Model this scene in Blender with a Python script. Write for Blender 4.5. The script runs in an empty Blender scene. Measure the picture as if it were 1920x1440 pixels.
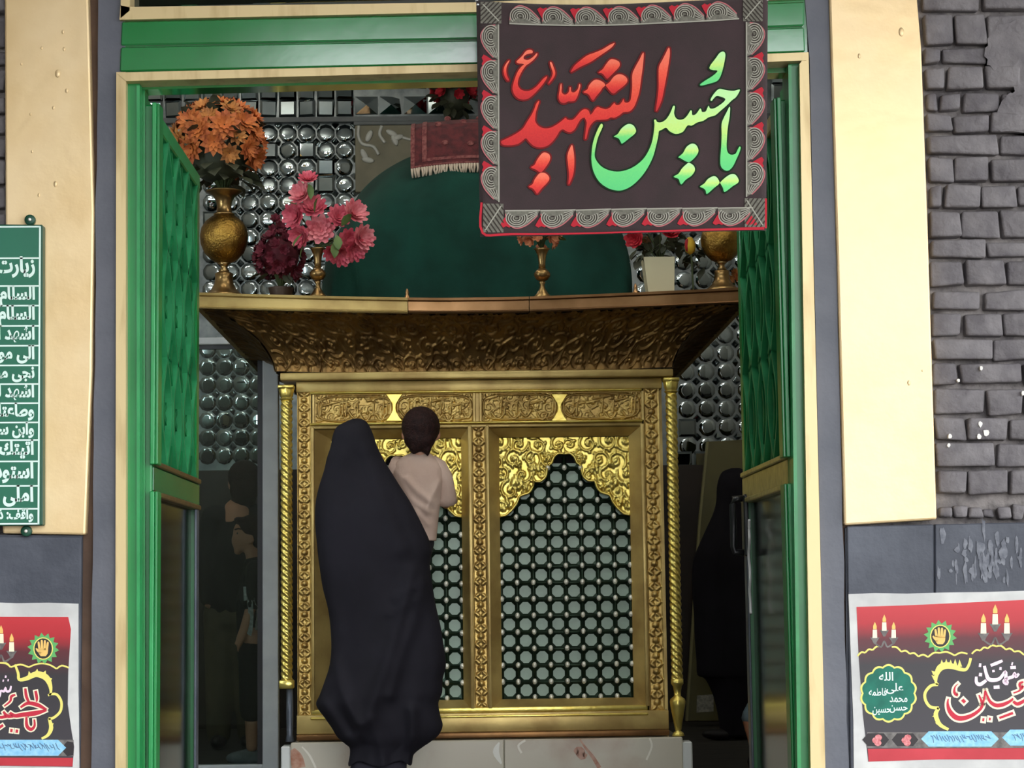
import bpy, bmesh, math, random
import numpy as np
from mathutils import Vector, Matrix, Euler
from mathutils.geometry import delaunay_2d_cdt

random.seed(7)
PI = math.pi
scene = bpy.context.scene
COL = scene.collection

# ------------------------------------------------------------------ camera
FPX = 3750.0                      # focal length in pixels of the 1920x1440 frame
VPX, VPY = 885.0, 1115.0          # where the building's depth lines meet in the photograph
CAM = Vector((0.0, -5.6, 0.85))
ROLL = math.radians(-0.75)
_vx, _vy = (VPX - 960) / FPX, -(VPY - 720) / FPX
_cr, _sr = math.cos(ROLL), math.sin(ROLL)
_ux, _uy = _cr * _vx - _sr * _vy, _sr * _vx + _cr * _vy
PITCH = math.atan(-_uy)
YAW = math.atan(_ux * math.cos(PITCH))
ROT = (Matrix.Rotation(YAW, 3, 'Z') @ Matrix.Rotation(PI / 2 + PITCH, 3, 'X') @ Matrix.Rotation(ROLL, 3, 'Z'))
cam_data = bpy.data.cameras.new('camera')
cam_data.sensor_width = 36.0
cam_data.lens = FPX / 1920 * 36.0
cam_data.clip_end = 200
cam = bpy.data.objects.new('camera', cam_data)
COL.objects.link(cam)
cam.matrix_world = Matrix.Translation(CAM) @ ROT.to_4x4()
scene.camera = cam

# ------------------------------------------------------------------ sky and exposure
world = bpy.data.worlds.new('overcast_sky')
scene.world = world
world.use_nodes = True
_bg = world.node_tree.nodes['Background']
_bg.inputs[0].default_value = (0.94, 0.97, 1.0, 1)
_bg.inputs[1].default_value = 5.0
scene.view_settings.view_transform = 'Standard'
scene.view_settings.look = 'None'
scene.view_settings.gamma = 1.0
scene.view_settings.use_curve_mapping = False
scene.view_settings.exposure = 0.25
scene.cycles.use_denoising = True
scene.cycles.max_bounces = 8
scene.cycles.sample_clamp_indirect = 6.0

# ------------------------------------------------------------------ helpers
def at(px, py, Y):
    """World point at depth Y seen at a pixel of the 1920x1440 photograph."""
    d = ROT @ Vector(((px - 960) / FPX, -(py - 720) / FPX, -1.0))
    t = (Y - CAM.y) / d.y
    return CAM + d * t
def XZ(px, py, Y):
    p = at(px, py, Y)
    return (p.x, p.z)
def mpx(Y):
    return (Y - CAM.y) / FPX      # metres per photo pixel at depth Y
def lin(c):
    c = c / 255.0
    return c / 12.92 if c <= 0.04045 else ((c + 0.055) / 1.055) ** 2.4
def C(r, g, b):
    return (lin(r), lin(g), lin(b), 1.0)

_mats = {}
def mat(name, c1, c2=None, rough=0.6, metal=0.0, scale=8.0, detail=4.0, lo=0.35, hi=0.65, bump=0.0, bscale=30.0,
        stretch=(1, 1, 1), spec=0.5, coat=0.0, sheen=0.0, rough2=None):
    if name in _mats:
        return _mats[name]
    m = bpy.data.materials.new(name)
    m.use_nodes = True
    nt = m.node_tree
    b = nt.nodes['Principled BSDF']
    b.inputs['Base Color'].default_value = C(*c1)
    b.inputs['Roughness'].default_value = rough
    b.inputs['Metallic'].default_value = metal
    b.inputs['Specular IOR Level'].default_value = spec
    b.inputs['Coat Weight'].default_value = coat
    b.inputs['Coat Roughness'].default_value = 0.12
    b.inputs['Sheen Weight'].default_value = sheen
    tc = nt.nodes.new('ShaderNodeTexCoord')
    mp = nt.nodes.new('ShaderNodeMapping')
    mp.inputs['Scale'].default_value = stretch
    nt.links.new(tc.outputs['Object'], mp.inputs[0])
    if c2 is not None:
        n = nt.nodes.new('ShaderNodeTexNoise')
        n.inputs['Scale'].default_value = scale
        n.inputs['Detail'].default_value = detail
        nt.links.new(mp.outputs[0], n.inputs['Vector'])
        r = nt.nodes.new('ShaderNodeValToRGB')
        r.color_ramp.elements[0].position = lo
        r.color_ramp.elements[1].position = hi
        r.color_ramp.elements[0].color = C(*c1)
        r.color_ramp.elements[1].color = C(*c2)
        nt.links.new(n.outputs['Fac'], r.inputs[0])
        nt.links.new(r.outputs[0], b.inputs['Base Color'])
        if rough2 is not None:
            q = nt.nodes.new('ShaderNodeMapRange')
            q.inputs['From Min'].default_value = lo
            q.inputs['From Max'].default_value = hi
            q.inputs['To Min'].default_value = rough
            q.inputs['To Max'].default_value = rough2
            nt.links.new(n.outputs['Fac'], q.inputs[0])
            nt.links.new(q.outputs[0], b.inputs['Roughness'])
    if bump > 0:
        n2 = nt.nodes.new('ShaderNodeTexNoise')
        n2.inputs['Scale'].default_value = bscale
        n2.inputs['Detail'].default_value = 5
        nt.links.new(mp.outputs[0], n2.inputs['Vector'])
        bp = nt.nodes.new('ShaderNodeBump')
        bp.inputs['Strength'].default_value = bump
        bp.inputs['Distance'].default_value = 0.01
        nt.links.new(n2.outputs['Fac'], bp.inputs['Height'])
        nt.links.new(bp.outputs[0], b.inputs['Normal'])
    _mats[name] = m
    return m
def ramp_mat(name, stops, axis=2, rough=0.7, speck=0.12, sscale=60.0, coord='Generated'):
    """Printed colour that runs through stops along one axis of the piece."""
    if name in _mats:
        return _mats[name]
    m = bpy.data.materials.new(name)
    m.use_nodes = True
    nt = m.node_tree
    b = nt.nodes['Principled BSDF']
    b.inputs['Roughness'].default_value = rough
    tc = nt.nodes.new('ShaderNodeTexCoord')
    sp = nt.nodes.new('ShaderNodeSeparateXYZ')
    nt.links.new(tc.outputs[coord], sp.inputs[0])
    n = nt.nodes.new('ShaderNodeTexNoise')
    n.inputs['Scale'].default_value = sscale
    n.inputs['Detail'].default_value = 3
    nt.links.new(tc.outputs['Object'], n.inputs['Vector'])
    mm = nt.nodes.new('ShaderNodeMath')
    mm.operation = 'MULTIPLY_ADD'
    nt.links.new(n.outputs['Fac'], mm.inputs[0])
    mm.inputs[1].default_value = speck
    nt.links.new(sp.outputs[axis], mm.inputs[2])
    r = nt.nodes.new('ShaderNodeValToRGB')
    el = r.color_ramp.elements
    while len(el) < len(stops):
        el.new(0.5)
    for e, (p, c) in zip(el, stops):
        e.position = p + speck * 0.5
        e.color = C(*c)
    nt.links.new(mm.outputs[0], r.inputs[0])
    nt.links.new(r.outputs[0], b.inputs['Base Color'])
    _mats[name] = m
    return m
def glass_mat(name, tint, gloss=0.12, rough=0.03):
    if name in _mats:
        return _mats[name]
    m = bpy.data.materials.new(name)
    m.use_nodes = True
    nt = m.node_tree
    nt.nodes.remove(nt.nodes['Principled BSDF'])
    out = nt.nodes['Material Output']
    t = nt.nodes.new('ShaderNodeBsdfTransparent')
    t.inputs[0].default_value = C(*tint)
    g = nt.nodes.new('ShaderNodeBsdfGlossy')
    g.inputs['Roughness'].default_value = rough
    g.inputs[0].default_value = (0.9, 0.95, 0.93, 1)
    f = nt.nodes.new('ShaderNodeFresnel')
    f.inputs[0].default_value = 1.5
    a = nt.nodes.new('ShaderNodeMath')
    a.operation = 'ADD'
    a.inputs[1].default_value = gloss - 0.04
    a.use_clamp = True
    nt.links.new(f.outputs[0], a.inputs[0])
    mx = nt.nodes.new('ShaderNodeMixShader')
    nt.links.new(a.outputs[0], mx.inputs[0])
    nt.links.new(t.outputs[0], mx.inputs[1])
    nt.links.new(g.outputs[0], mx.inputs[2])
    nt.links.new(mx.outputs[0], out.inputs[0])
    _mats[name] = m
    return m
def emit_mat(name, c, s):
    m = bpy.data.materials.new(name)
    m.use_nodes = True
    b = m.node_tree.nodes['Principled BSDF']
    b.inputs['Base Color'].default_value = C(*c)
    b.inputs['Emission Color'].default_value = C(*c)
    b.inputs['Emission Strength'].default_value = s
    _mats[name] = m
    return m

def tag(o, label=None, cat=None, group=None, kind=None):
    if label:
        o['label'] = label
    if cat:
        o['category'] = cat
    if group:
        o['group'] = group
    if kind:
        o['kind'] = kind
    return o
def link(o, parent):
    COL.objects.link(o)
    if parent is not None:
        o.parent = parent
        if parent.type == 'EMPTY':
            o.matrix_parent_inverse = Matrix.Translation(-parent.location)
    return o
def empty(name, loc):
    o = bpy.data.objects.new(name, None)
    o.location = loc
    o.empty_display_size = 0.1
    COL.objects.link(o)
    return o
def mesh(name, vf, smooth=False):
    v, f = vf
    me = bpy.data.meshes.new(name)
    me.from_pydata([tuple(p) for p in v], [], [tuple(q) for q in f])
    me.validate()
    me.update()
    if smooth:
        me.polygons.foreach_set('use_smooth', [True] * len(me.polygons))
    return me
def obj(name, vf, m, parent=None, smooth=False, label=None):
    me = mesh(name, vf, smooth)
    if m is not None:
        me.materials.append(m)
    o = link(bpy.data.objects.new(name, me), parent)
    if label:
        o['label'] = label
    return o
def inst(name, me, parent, loc, rot=(0, 0, 0), sc=(1, 1, 1)):
    o = bpy.data.objects.new(name, me)
    link(o, parent)
    o.location = loc
    o.rotation_euler = rot
    o.scale = sc if not isinstance(sc, (int, float)) else (sc, sc, sc)
    return o
def struct(name, vf, m, label, cat, parent=None, smooth=False):
    o = obj(name, vf, m, parent, smooth)
    return tag(o, label, cat, kind='structure')

def join(*parts):
    V, F = [], []
    for v, f in parts:
        n = len(V)
        V += list(v)
        F += [tuple(i + n for i in q) for q in f]
    return V, F
def box(x0, x1, y0, y1, z0, z1):
    v = [(x, y, z) for x in (x0, x1) for y in (y0, y1) for z in (z0, z1)]
    return v, [(0, 1, 3, 2), (4, 6, 7, 5), (0, 4, 5, 1), (2, 3, 7, 6), (0, 2, 6, 4), (1, 5, 7, 3)]
def bevel_vf(vf, w, seg=1):
    bm = bmesh.new()
    vs = [bm.verts.new(p) for p in vf[0]]
    for q in vf[1]:
        bm.faces.new([vs[i] for i in q])
    bmesh.ops.recalc_face_normals(bm, faces=bm.faces)
    bmesh.ops.bevel(bm, geom=list(bm.edges), offset=w, segments=seg, affect='EDGES', profile=0.5)
    bm.verts.index_update()
    r = ([tuple(v.co) for v in bm.verts], [tuple(v.index for v in f.verts) for f in bm.faces])
    bm.free()
    return r
def bbox(x0, x1, y0, y1, z0, z1, w=0.004, seg=1):
    return bevel_vf(box(x0, x1, y0, y1, z0, z1), w, seg)
def prism(poly, y0, y1):
    """Outline in (x, z) pushed from depth y0 to y1."""
    n = len(poly)
    a = sum(poly[i][0] * poly[(i + 1) % n][1] - poly[(i + 1) % n][0] * poly[i][1] for i in range(n))
    if a < 0:
        poly = poly[::-1]
    v = [(x, y0, z) for x, z in poly] + [(x, y1, z) for x, z in poly]
    f = [tuple(range(n)), tuple(range(2 * n - 1, n - 1, -1))]
    f += [(i, i + n, (i + 1) % n + n, (i + 1) % n) for i in range(n)]
    return v, f
def pprism(pix, y0, y1):
    return prism([XZ(px, py, y0) for px, py in pix], y0, y1)
def bar_px(x0a, x0b, x1a, x1b, ya, yb, y0, y1):
    """Upright bar from its left/right edge pixels at the top row ya and the bottom row yb."""
    return pprism([(x0a, ya), (x1a, ya), (x1b, yb), (x0b, yb)], y0, y1)
def lathe(prof, n=24, c=(0, 0, 0), sx=1.0, sy=1.0, twist=0.0, flute=0.0, nf=0):
    v, f = [], []
    for k, (r, z) in enumerate(prof):
        for i in range(n):
            a = 2 * PI * i / n
            rr = r * (1 + flute * math.cos(nf * (a + twist * z))) if nf else r
            v.append((c[0] + rr * math.cos(a) * sx, c[1] + rr * math.sin(a) * sy, c[2] + z))
    for k in range(len(prof) - 1):
        for i in range(n):
            j = (i + 1) % n
            f.append((k * n + i, k * n + j, (k + 1) * n + j, (k + 1) * n + i))
    f.append(tuple(range(n - 1, -1, -1)))
    f.append(tuple((len(prof) - 1) * n + i for i in range(n)))
    return v, f
def sphere(c, r, nu=12, nv=8):
    if not isinstance(r, (tuple, list)):
        r = (r, r, r)
    v, f = [(c[0], c[1], c[2] - r[2])], []
    for k in range(1, nv):
        t = -PI / 2 + PI * k / nv
        for i in range(nu):
            a = 2 * PI * i / nu
            v.append((c[0] + r[0] * math.cos(t) * math.cos(a), c[1] + r[1] * math.cos(t) * math.sin(a), c[2] + r[2] * math.sin(t)))
    v.append((c[0], c[1], c[2] + r[2]))
    for i in range(nu):
        f.append((0, 1 + (i + 1) % nu, 1 + i))
    for k in range(nv - 2):
        for i in range(nu):
            j = (i + 1) % nu
            a = 1 + k * nu
            f.append((a + i, a + j, a + nu + j, a + nu + i))
    L = len(v) - 1
    a = 1 + (nv - 2) * nu
    for i in range(nu):
        f.append((a + i, a + (i + 1) % nu, L))
    return v, f
def tube(pts, rad, n=8, cap=True):
    P = [Vector(p) for p in pts]
    if not isinstance(rad, (list, tuple)):
        rad = [rad] * len(P)
    v, f = [], []
    up = Vector((0.13, 0.21, 0.97))
    for k, p in enumerate(P):
        t = (P[min(k + 1, len(P) - 1)] - P[max(k - 1, 0)]).normalized()
        if abs(t.dot(up)) > 0.95:
            up = Vector((0.9, 0.3, 0.1))
        a = t.cross(up).normalized()
        b = t.cross(a)
        for i in range(n):
            w = 2 * PI * i / n
            v.append(tuple(p + (a * math.cos(w) + b * math.sin(w)) * rad[k]))
    for k in range(len(P) - 1):
        for i in range(n):
            j = (i + 1) % n
            f.append((k * n + i, k * n + j, (k + 1) * n + j, (k + 1) * n + i))
    if cap:
        f.append(tuple(range(n - 1, -1, -1)))
        f.append(tuple((len(P) - 1) * n + i for i in range(n)))
    return v, f
def cr(pts, n=6, closed=False):
    """Catmull-Rom through tuples of any length."""
    P = [np.array(p, float) for p in pts]
    out = []
    L = len(P)
    rng = range(L if closed else L - 1)
    for i in rng:
        p1, p2 = P[i], P[(i + 1) % L]
        p0 = P[i - 1] if (i > 0 or closed) else p1
        p3 = P[(i + 2) % L] if (i + 2 < L or closed) else p2
        for k in range(n):
            t = k / n
            out.append(0.5 * (2 * p1 + (p2 - p0) * t + (2 * p0 - 5 * p1 + 4 * p2 - p3) * t * t + (3 * p1 - p0 - 3 * p2 + p3) * t ** 3))
    if not closed:
        out.append(P[-1])
    return [tuple(o) for o in out]
def ribbon2d(pts, n=5):
    """Left and right outline of a pen stroke given as (x, y, width)."""
    S = cr(pts, n)
    A, B = [], []
    for i, (x, y, w) in enumerate(S):
        x0, y0, _ = S[max(i - 1, 0)]
        x1, y1, _ = S[min(i + 1, len(S) - 1)]
        d = math.hypot(x1 - x0, y1 - y0) or 1
        nx, ny = -(y1 - y0) / d, (x1 - x0) / d
        A.append((x + nx * w / 2, y + ny * w / 2))
        B.append((x - nx * w / 2, y - ny * w / 2))
    return A, B
def strokes_vf(strokes, place, n=5, grow=0.0):
    V, F = [], []
    for st in strokes:
        st = [(p[0], p[1], p[2] + grow) for p in st]
        if grow:
            (x0, y0, w0), (x1, y1, _) = st[0], st[1]
            d = math.hypot(x1 - x0, y1 - y0) or 1
            st[0] = (x0 - (x1 - x0) / d * grow / 2, y0 - (y1 - y0) / d * grow / 2, w0)
            (x0, y0, w0), (x1, y1, _) = st[-1], st[-2]
            d = math.hypot(x1 - x0, y1 - y0) or 1
            st[-1] = (x0 - (x1 - x0) / d * grow / 2, y0 - (y1 - y0) / d * grow / 2, w0)
        A, B = ribbon2d(st, n)
        k = len(V)
        for a, b in zip(A, B):
            V += [place(*a), place(*b)]
        F += [(k + 2 * i, k + 2 * i + 1, k + 2 * i + 3, k + 2 * i + 2) for i in range(len(A) - 1)]
    return V, F
def poly_vf(polys, place):
    """Flat print: triangles inside each closed outline."""
    V, F = [], []
    for p in polys:
        k = len(V)
        n = len(p)
        r = delaunay_2d_cdt([Vector((q[0], q[1])) for q in p], [], [list(range(n))], 1, 1e-4)
        V += [place(q.x, q.y) for q in r[0]]
        F += [tuple(k + i for i in f) for f in r[2]]
    return V, F
def outline_vf(poly, place, w):
    """Band of width w outside (and a little inside) a closed outline."""
    n = len(poly)
    a = sum(poly[i][0] * poly[(i + 1) % n][1] - poly[(i + 1) % n][0] * poly[i][1] for i in range(n))
    s = 1 if a > 0 else -1
    V, F = [], []
    for i, (x, y) in enumerate(poly):
        x0, y0 = poly[i - 1]
        x1, y1 = poly[(i + 1) % n]
        d = math.hypot(x1 - x0, y1 - y0) or 1
        nx, ny = s * (y1 - y0) / d, -s * (x1 - x0) / d
        V += [place(x - nx * w * 0.3, y - ny * w * 0.3), place(x + nx * w, y + ny * w)]
    for i in range(n):
        j = (i + 1) % n
        F.append((2 * i, 2 * i + 1, 2 * j + 1, 2 * j))
    return V, F
def blob(name, segs, voxel, m, parent, smooth_it=6, label=None):
    """One continuous skin over tapered limbs ((p0, r0, p1, r1)) and ellipsoids ((c, (rx, ry, rz)))."""
    parts = []
    for s in segs:
        if len(s) == 4:
            p0, r0, p1, r1 = s
            parts += [tube([p0, tuple((Vector(p0) + Vector(p1)) / 2), p1], [r0, (r0 + r1) / 2, r1], 12), sphere(p0, r0), sphere(p1, r1)]
        else:
            c, r = s[0], s[1]
            sp = sphere((0, 0, 0), r, 16, 10)
            R = Euler(s[2]).to_matrix() if len(s) > 2 else Matrix.Identity(3)
            parts.append(([tuple(R @ Vector(p) + Vector(c)) for p in sp[0]], sp[1]))
    me = mesh(name + '_raw', join(*parts))
    o = bpy.data.objects.new(name + '_raw', me)
    COL.objects.link(o)
    r = o.modifiers.new('r', 'REMESH')
    r.mode = 'VOXEL'
    r.voxel_size = voxel
    s = o.modifiers.new('s', 'SMOOTH')
    s.iterations = smooth_it
    s.factor = 0.5
    dg = bpy.context.evaluated_depsgraph_get()
    me2 = bpy.data.meshes.new_from_object(o.evaluated_get(dg))
    bpy.data.objects.remove(o)
    bpy.data.meshes.remove(me)
    me2.name = name
    me2.materials.clear()
    me2.materials.append(m)
    me2.polygons.foreach_set('use_smooth', [True] * len(me2.polygons))
    ob = link(bpy.data.objects.new(name, me2), parent)
    if label:
        ob['label'] = label
    return ob

# ---- Arabic lettering from the font that ships inside Blender
_FORMS = {}
def _forms():
    base = {'ا': 0xFE8D, 'ب': 0xFE8F, 'ت': 0xFE95, 'ج': 0xFE9D, 'ح': 0xFEA1, 'د': 0xFEA9, 'ذ': 0xFEAB, 'ر': 0xFEAD, 'ز': 0xFEAF,
            'س': 0xFEB1, 'ش': 0xFEB5, 'ص': 0xFEB9, 'ط': 0xFEC1, 'ع': 0xFEC9, 'ف': 0xFED1, 'ق': 0xFED5, 'ک': 0xFED9, 'ل': 0xFEDD,
            'م': 0xFEE1, 'ن': 0xFEE5, 'ه': 0xFEE9, 'و': 0xFEED, 'ی': 0xFEF1}
    for ch, b in base.items():
        two = ch in 'ادذرزو'
        _FORMS[ch] = (b, b + 1) if two else (b, b + 1, b + 2, b + 3)
    _FORMS['ی'] = (0xFEEF, 0xFEF0, 0xFEF3, 0xFEF4)
_forms()
def shape(text):
    out = []
    for i, ch in enumerate(text):
        if ch not in _FORMS:
            out.append(ch)
            continue
        fo = _FORMS[ch]
        pv = i > 0 and text[i - 1] in _FORMS and len(_FORMS[text[i - 1]]) == 4
        nx = i + 1 < len(text) and text[i + 1] in _FORMS and len(fo) == 4
        out.append(chr(fo[3] if pv and nx else fo[2] if nx else fo[1] if pv else fo[0]))
    return ''.join(reversed(out))
def text_vf(text, offset=0.0):
    """Flat outline of a word: right edge at x = 0, baseline y = 0, letter size 1."""
    c = bpy.data.curves.new('t', 'FONT')
    c.body = shape(text)
    c.align_x = 'RIGHT'
    c.resolution_u = 3
    c.offset = offset
    o = bpy.data.objects.new('t', c)
    COL.objects.link(o)
    dg = bpy.context.evaluated_depsgraph_get()
    me = o.evaluated_get(dg).to_mesh()
    r = ([tuple(v.co) for v in me.vertices], [tuple(p.vertices) for p in me.polygons])
    bpy.data.objects.remove(o)
    bpy.data.curves.remove(c)
    return r

# ---- relief maps for chased metal
class Relief:
    def __init__(s, w, h, res):
        s.w, s.h, s.res = w, h, res
        s.nx, s.ny = max(2, int(w / res)), max(2, int(h / res))
        s.m = np.zeros((s.ny + 1, s.nx + 1))
    def dot(s, x, y, r, a=1.0):
        i0, i1 = max(0, int((x - r) / s.res)), min(s.nx, int((x + r) / s.res) + 1)
        j0, j1 = max(0, int((y - r) / s.res)), min(s.ny, int((y + r) / s.res) + 1)
        if i1 < i0 or j1 < j0:
            return
        X = np.arange(i0, i1 + 1) * s.res - x
        Y = np.arange(j0, j1 + 1) * s.res - y
        d2 = (X[None, :] ** 2 + Y[:, None] ** 2) / (r * r)
        b = a * np.sqrt(np.clip(1 - d2, 0, 1))
        s.m[j0:j1 + 1, i0:i1 + 1] = np.maximum(s.m[j0:j1 + 1, i0:i1 + 1], b)
    def line(s, pts, r, a=1.0, taper=False):
        pts = [np.array(p, float) for p in pts]
        L = sum(np.hypot(*(q - p)) for p, q in zip(pts, pts[1:])) or 1
        acc = 0
        for p, q in zip(pts, pts[1:]):
            d = np.hypot(*(q - p))
            k = max(1, int(d / (s.res * 0.8)))
            for i in range(k):
                t = (acc + d * i / k) / L
                rr = r * (1 - 0.75 * t) if taper else r
                c = p + (q - p) * i / k
                s.dot(c[0], c[1], rr, a)
            acc += d
    def rose(s, x, y, R, rnd):
        for k in range(6):
            a = k * PI / 3 + rnd.random()
            s.dot(x + 0.62 * R * math.cos(a), y + 0.62 * R * math.sin(a), 0.42 * R, 0.7)
        s.dot(x, y, 0.45 * R, 1.0)
    def leaf(s, x, y, a, L, r):
        for k in range(8):
            t = k / 7
            s.dot(x + L * t * math.cos(a), y + L * t * math.sin(a), r * math.sin(PI * (0.15 + 0.8 * t)), 0.6)
    def scroll(s, x, y, R, turn, r, rnd):
        a0 = rnd.random() * 6.28
        pts = []
        for k in range(26):
            t = k / 25
            a = a0 + turn * t * 7.5
            q = R * (1 - 0.82 * t)
            pts.append((x + q * math.cos(a), y + q * math.sin(a)))
        s.line(pts, r, 0.75)
        for k in range(4, 20, 4):
            px, py = pts[k]
            s.leaf(px, py, math.atan2(py - y, px - x) + turn * 0.8, R * 0.35, r * 1.5)
        s.rose(x, y, R * 0.30, rnd)
    def arabesque(s, R, r, seed, jitter=0.25):
        rnd = random.Random(seed)
        y = R * 0.8
        row = 0
        while y < s.h + R:
            x = R * (0.6 + 0.8 * (row % 2))
            while x < s.w + R:
                s.scroll(x + rnd.uniform(-1, 1) * R * jitter, y + rnd.uniform(-1, 1) * R * jitter, R * rnd.uniform(0.8, 1.05), rnd.choice((-1, 1)), r, rnd)
                x += R * 1.75
            y += R * 1.5
            row += 1
        return s
    def calligraphy(s, seed, r):
        rnd = random.Random(seed)
        x = s.w * 0.06
        while x < s.w * 0.95:
            k = rnd.random()
            if k < 0.4:
                h = rnd.uniform(0.4, 0.62) * s.h
                s.line([(x, s.h * 0.28), (x + 0.05 * s.h, s.h * 0.28 + h)], r, 1.0, True)
                x += s.h * 0.12
            elif k < 0.75:
                w = rnd.uniform(0.3, 0.5) * s.h
                b = rnd.uniform(0.2, 0.5) * s.h
                s.line([(x + w * t / 8, b - 0.22 * s.h * math.sin(PI * t / 8)) for t in range(9)], r, 1.0)
                x += w * 0.7
            else:
                w = rnd.uniform(0.4, 0.7) * s.h
                b = rnd.uniform(0.55, 0.8) * s.h
                s.line([(x, b), (x + w, b + 0.1 * s.h)], r, 1.0, True)
                x += w * 0.45
            s.dot(x, rnd.uniform(0.15, 0.85) * s.h, r * 1.3, 1.0)
        return s
def relief_vf(R, surf, amp):
    """surf(u, v) gives a point and its outward normal for u, v in 0..1."""
    V, F = [], []
    for j in range(R.ny + 1):
        for i in range(R.nx + 1):
            p, n = surf(i / R.nx, j / R.ny)
            h = R.m[j, i] * amp
            V.append((p[0] + n[0] * h, p[1] + n[1] * h, p[2] + n[2] * h))
    w = R.nx + 1
    for j in range(R.ny):
        for i in range(R.nx):
            F.append((j * w + i, j * w + i + 1, (j + 1) * w + i + 1, (j + 1) * w + i))
    return V, F
def flat_surf(x0, x1, z0, z1, y):
    return lambda u, v: ((x0 + (x1 - x0) * u, y, z0 + (z1 - z0) * v), (0, -1, 0))

# ------------------------------------------------------------------ materials
M_CREAM = mat('gold_wall_paint', (226, 196, 144), (236, 210, 163), rough=0.34, metal=0.30, scale=5, bump=0.18, bscale=14, rough2=0.42)
M_SLATE = mat('slate_paint', (86, 89, 98), (99, 101, 109), rough=0.55, scale=6, bump=0.12, bscale=60)
M_BROWN = mat('brown_reveal', (74, 52, 36), (92, 68, 50), rough=0.7, scale=9, bump=0.2)
M_BRICK = mat('dark_painted_brick', (98, 94, 97), (124, 120, 121), rough=0.75, scale=14, detail=8, bump=0.7, bscale=38)
M_MORTAR = mat('dusty_mortar', (136, 130, 127), (82, 78, 79), rough=0.95, scale=16, detail=8, bump=0.9, bscale=45)
M_DADO = mat('dado_slab', (64, 68, 78), (92, 96, 106), rough=0.6, scale=5, detail=9, lo=0.42, hi=0.75, bump=0.25, bscale=40)
M_GREEN = mat('green_gloss_paint', (20, 128, 62), (16, 118, 54), rough=0.14, scale=4, bump=0.05, bscale=9, coat=1.0, spec=1.0)
M_GREEN_J = mat('green_door_paint', (18, 128, 62), (14, 116, 54), rough=0.3, scale=5, bump=0.06, bscale=12)
M_LATT = mat('green_lattice_paint', (28, 128, 72), (18, 98, 54), rough=0.55, scale=9, spec=0.15)
M_LATT_LIT = mat('lit_green_lattice', (50, 146, 92), (34, 122, 72), rough=0.5, scale=9, spec=0.2)  # lighter copy of the lattice green, painting highlights on alternate bars
M_GREEN_LT = mat('green_gloss_moulding', (40, 150, 82), (30, 134, 70), rough=0.32, scale=6, bump=0.1, bscale=25)
M_FRAME = mat('pale_gold_frame', (212, 190, 140), (178, 152, 104), rough=0.4, metal=0.25, scale=22, lo=0.5, hi=0.75, stretch=(1, 1, 0.15))
M_OLIVE = mat('olive_gold_rail', (150, 138, 78), (182, 172, 112), rough=0.3, metal=0.4, scale=30, bump=0.2)
M_TAR = mat('bronze_edge', (122, 96, 58), (96, 76, 46), rough=0.4, metal=0.5, scale=20)
M_PLASTER = mat('inner_plaster', (186, 184, 176), rough=0.9)
M_FLOOR = mat('worn_carpet_floor', (66, 62, 56), (48, 46, 42), rough=0.85, scale=5, stretch=(1, 6, 1))
M_GROUND = mat('courtyard_paving', (104, 98, 92), (86, 80, 76), rough=0.9, scale=1.5)
M_HOUSE = mat('opposite_house_wall', (52, 48, 46), (66, 60, 56), rough=0.9, scale=1.2)
M_CEIL = mat('inner_ceiling', (196, 200, 198), rough=0.7)

# ------------------------------------------------------------------ the setting: courtyard, room shell
M_LIGHTPL = mat('pale_inner_plaster', (206, 206, 200), rough=0.8)
xl, xr = XZ(216, 700, 0)[0], XZ(1535, 700, 0)[0]
struct('ground', box(-30, 30, -40, -0.3, -0.75, -0.55), M_GROUND, 'grey stone courtyard paving in front of the doorway', 'paving')
struct('floor', box(-3.6, 3.6, -0.3, 8.0, -0.6, 0.0), M_FLOOR, 'dark brown carpeted floor inside the shrine room', 'floor')
struct('wall_opposite', box(-30, -3.3, -31, -26, -0.55, 16), M_HOUSE, 'tall dark house wall across the courtyard from the doorway', 'wall')
M_SHADE_ROOF = mat('shade_roof_plaster', (150, 140, 126), (132, 122, 108), rough=0.9, scale=2)
struct('added_shade_roof', box(-3.2, 6.5, -4.0, 0.02, 4.0, 4.3), M_SHADE_ROOF, 'unseen porch roof added to cut the sky light over the doorway', 'roof')  # unseen roof added to block most of the sky above the facade
struct('added_shade_beam', box(-3.2, 6.5, -4.15, -3.9, 3.55, 4.3), M_SHADE_ROOF, 'edge beam of the added porch roof', 'beam')  # added with the roof; its edge shapes the reflection on the lintel
struct('added_shade_wall', box(-3.2, -2.6, -4.15, 0.0, -0.55, 4.3), M_HOUSE, 'unseen dark side wall added to shade the notice board side', 'wall')  # unseen wall added so the left of the facade falls darker
struct('wall_front_inner', join(box(-3.6, xl - 0.10, 0.352, 0.37, 0, 4.8), box(xr + 0.10, 3.6, 0.352, 0.37, 0, 4.8), box(xl - 0.10, xr + 0.10, 0.352, 0.37, 3.05, 4.8)), M_LIGHTPL, 'pale plaster on the room side of the doorway wall', 'wall')
struct('wall_left', box(-3.6, -3.3, 0.35, 7.9, 0, 4.8), M_PLASTER, 'plain plastered side wall left of the shrine', 'wall')
struct('wall_right', box(3.3, 3.6, 0.35, 7.9, 0, 4.8), M_PLASTER, 'plain plastered side wall right of the shrine', 'wall')
struct('ceiling', box(-3.6, 3.6, 0.1, 8.0, 4.8, 5.0), M_CEIL, 'grey ceiling above the golden shrine', 'ceiling')

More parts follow.
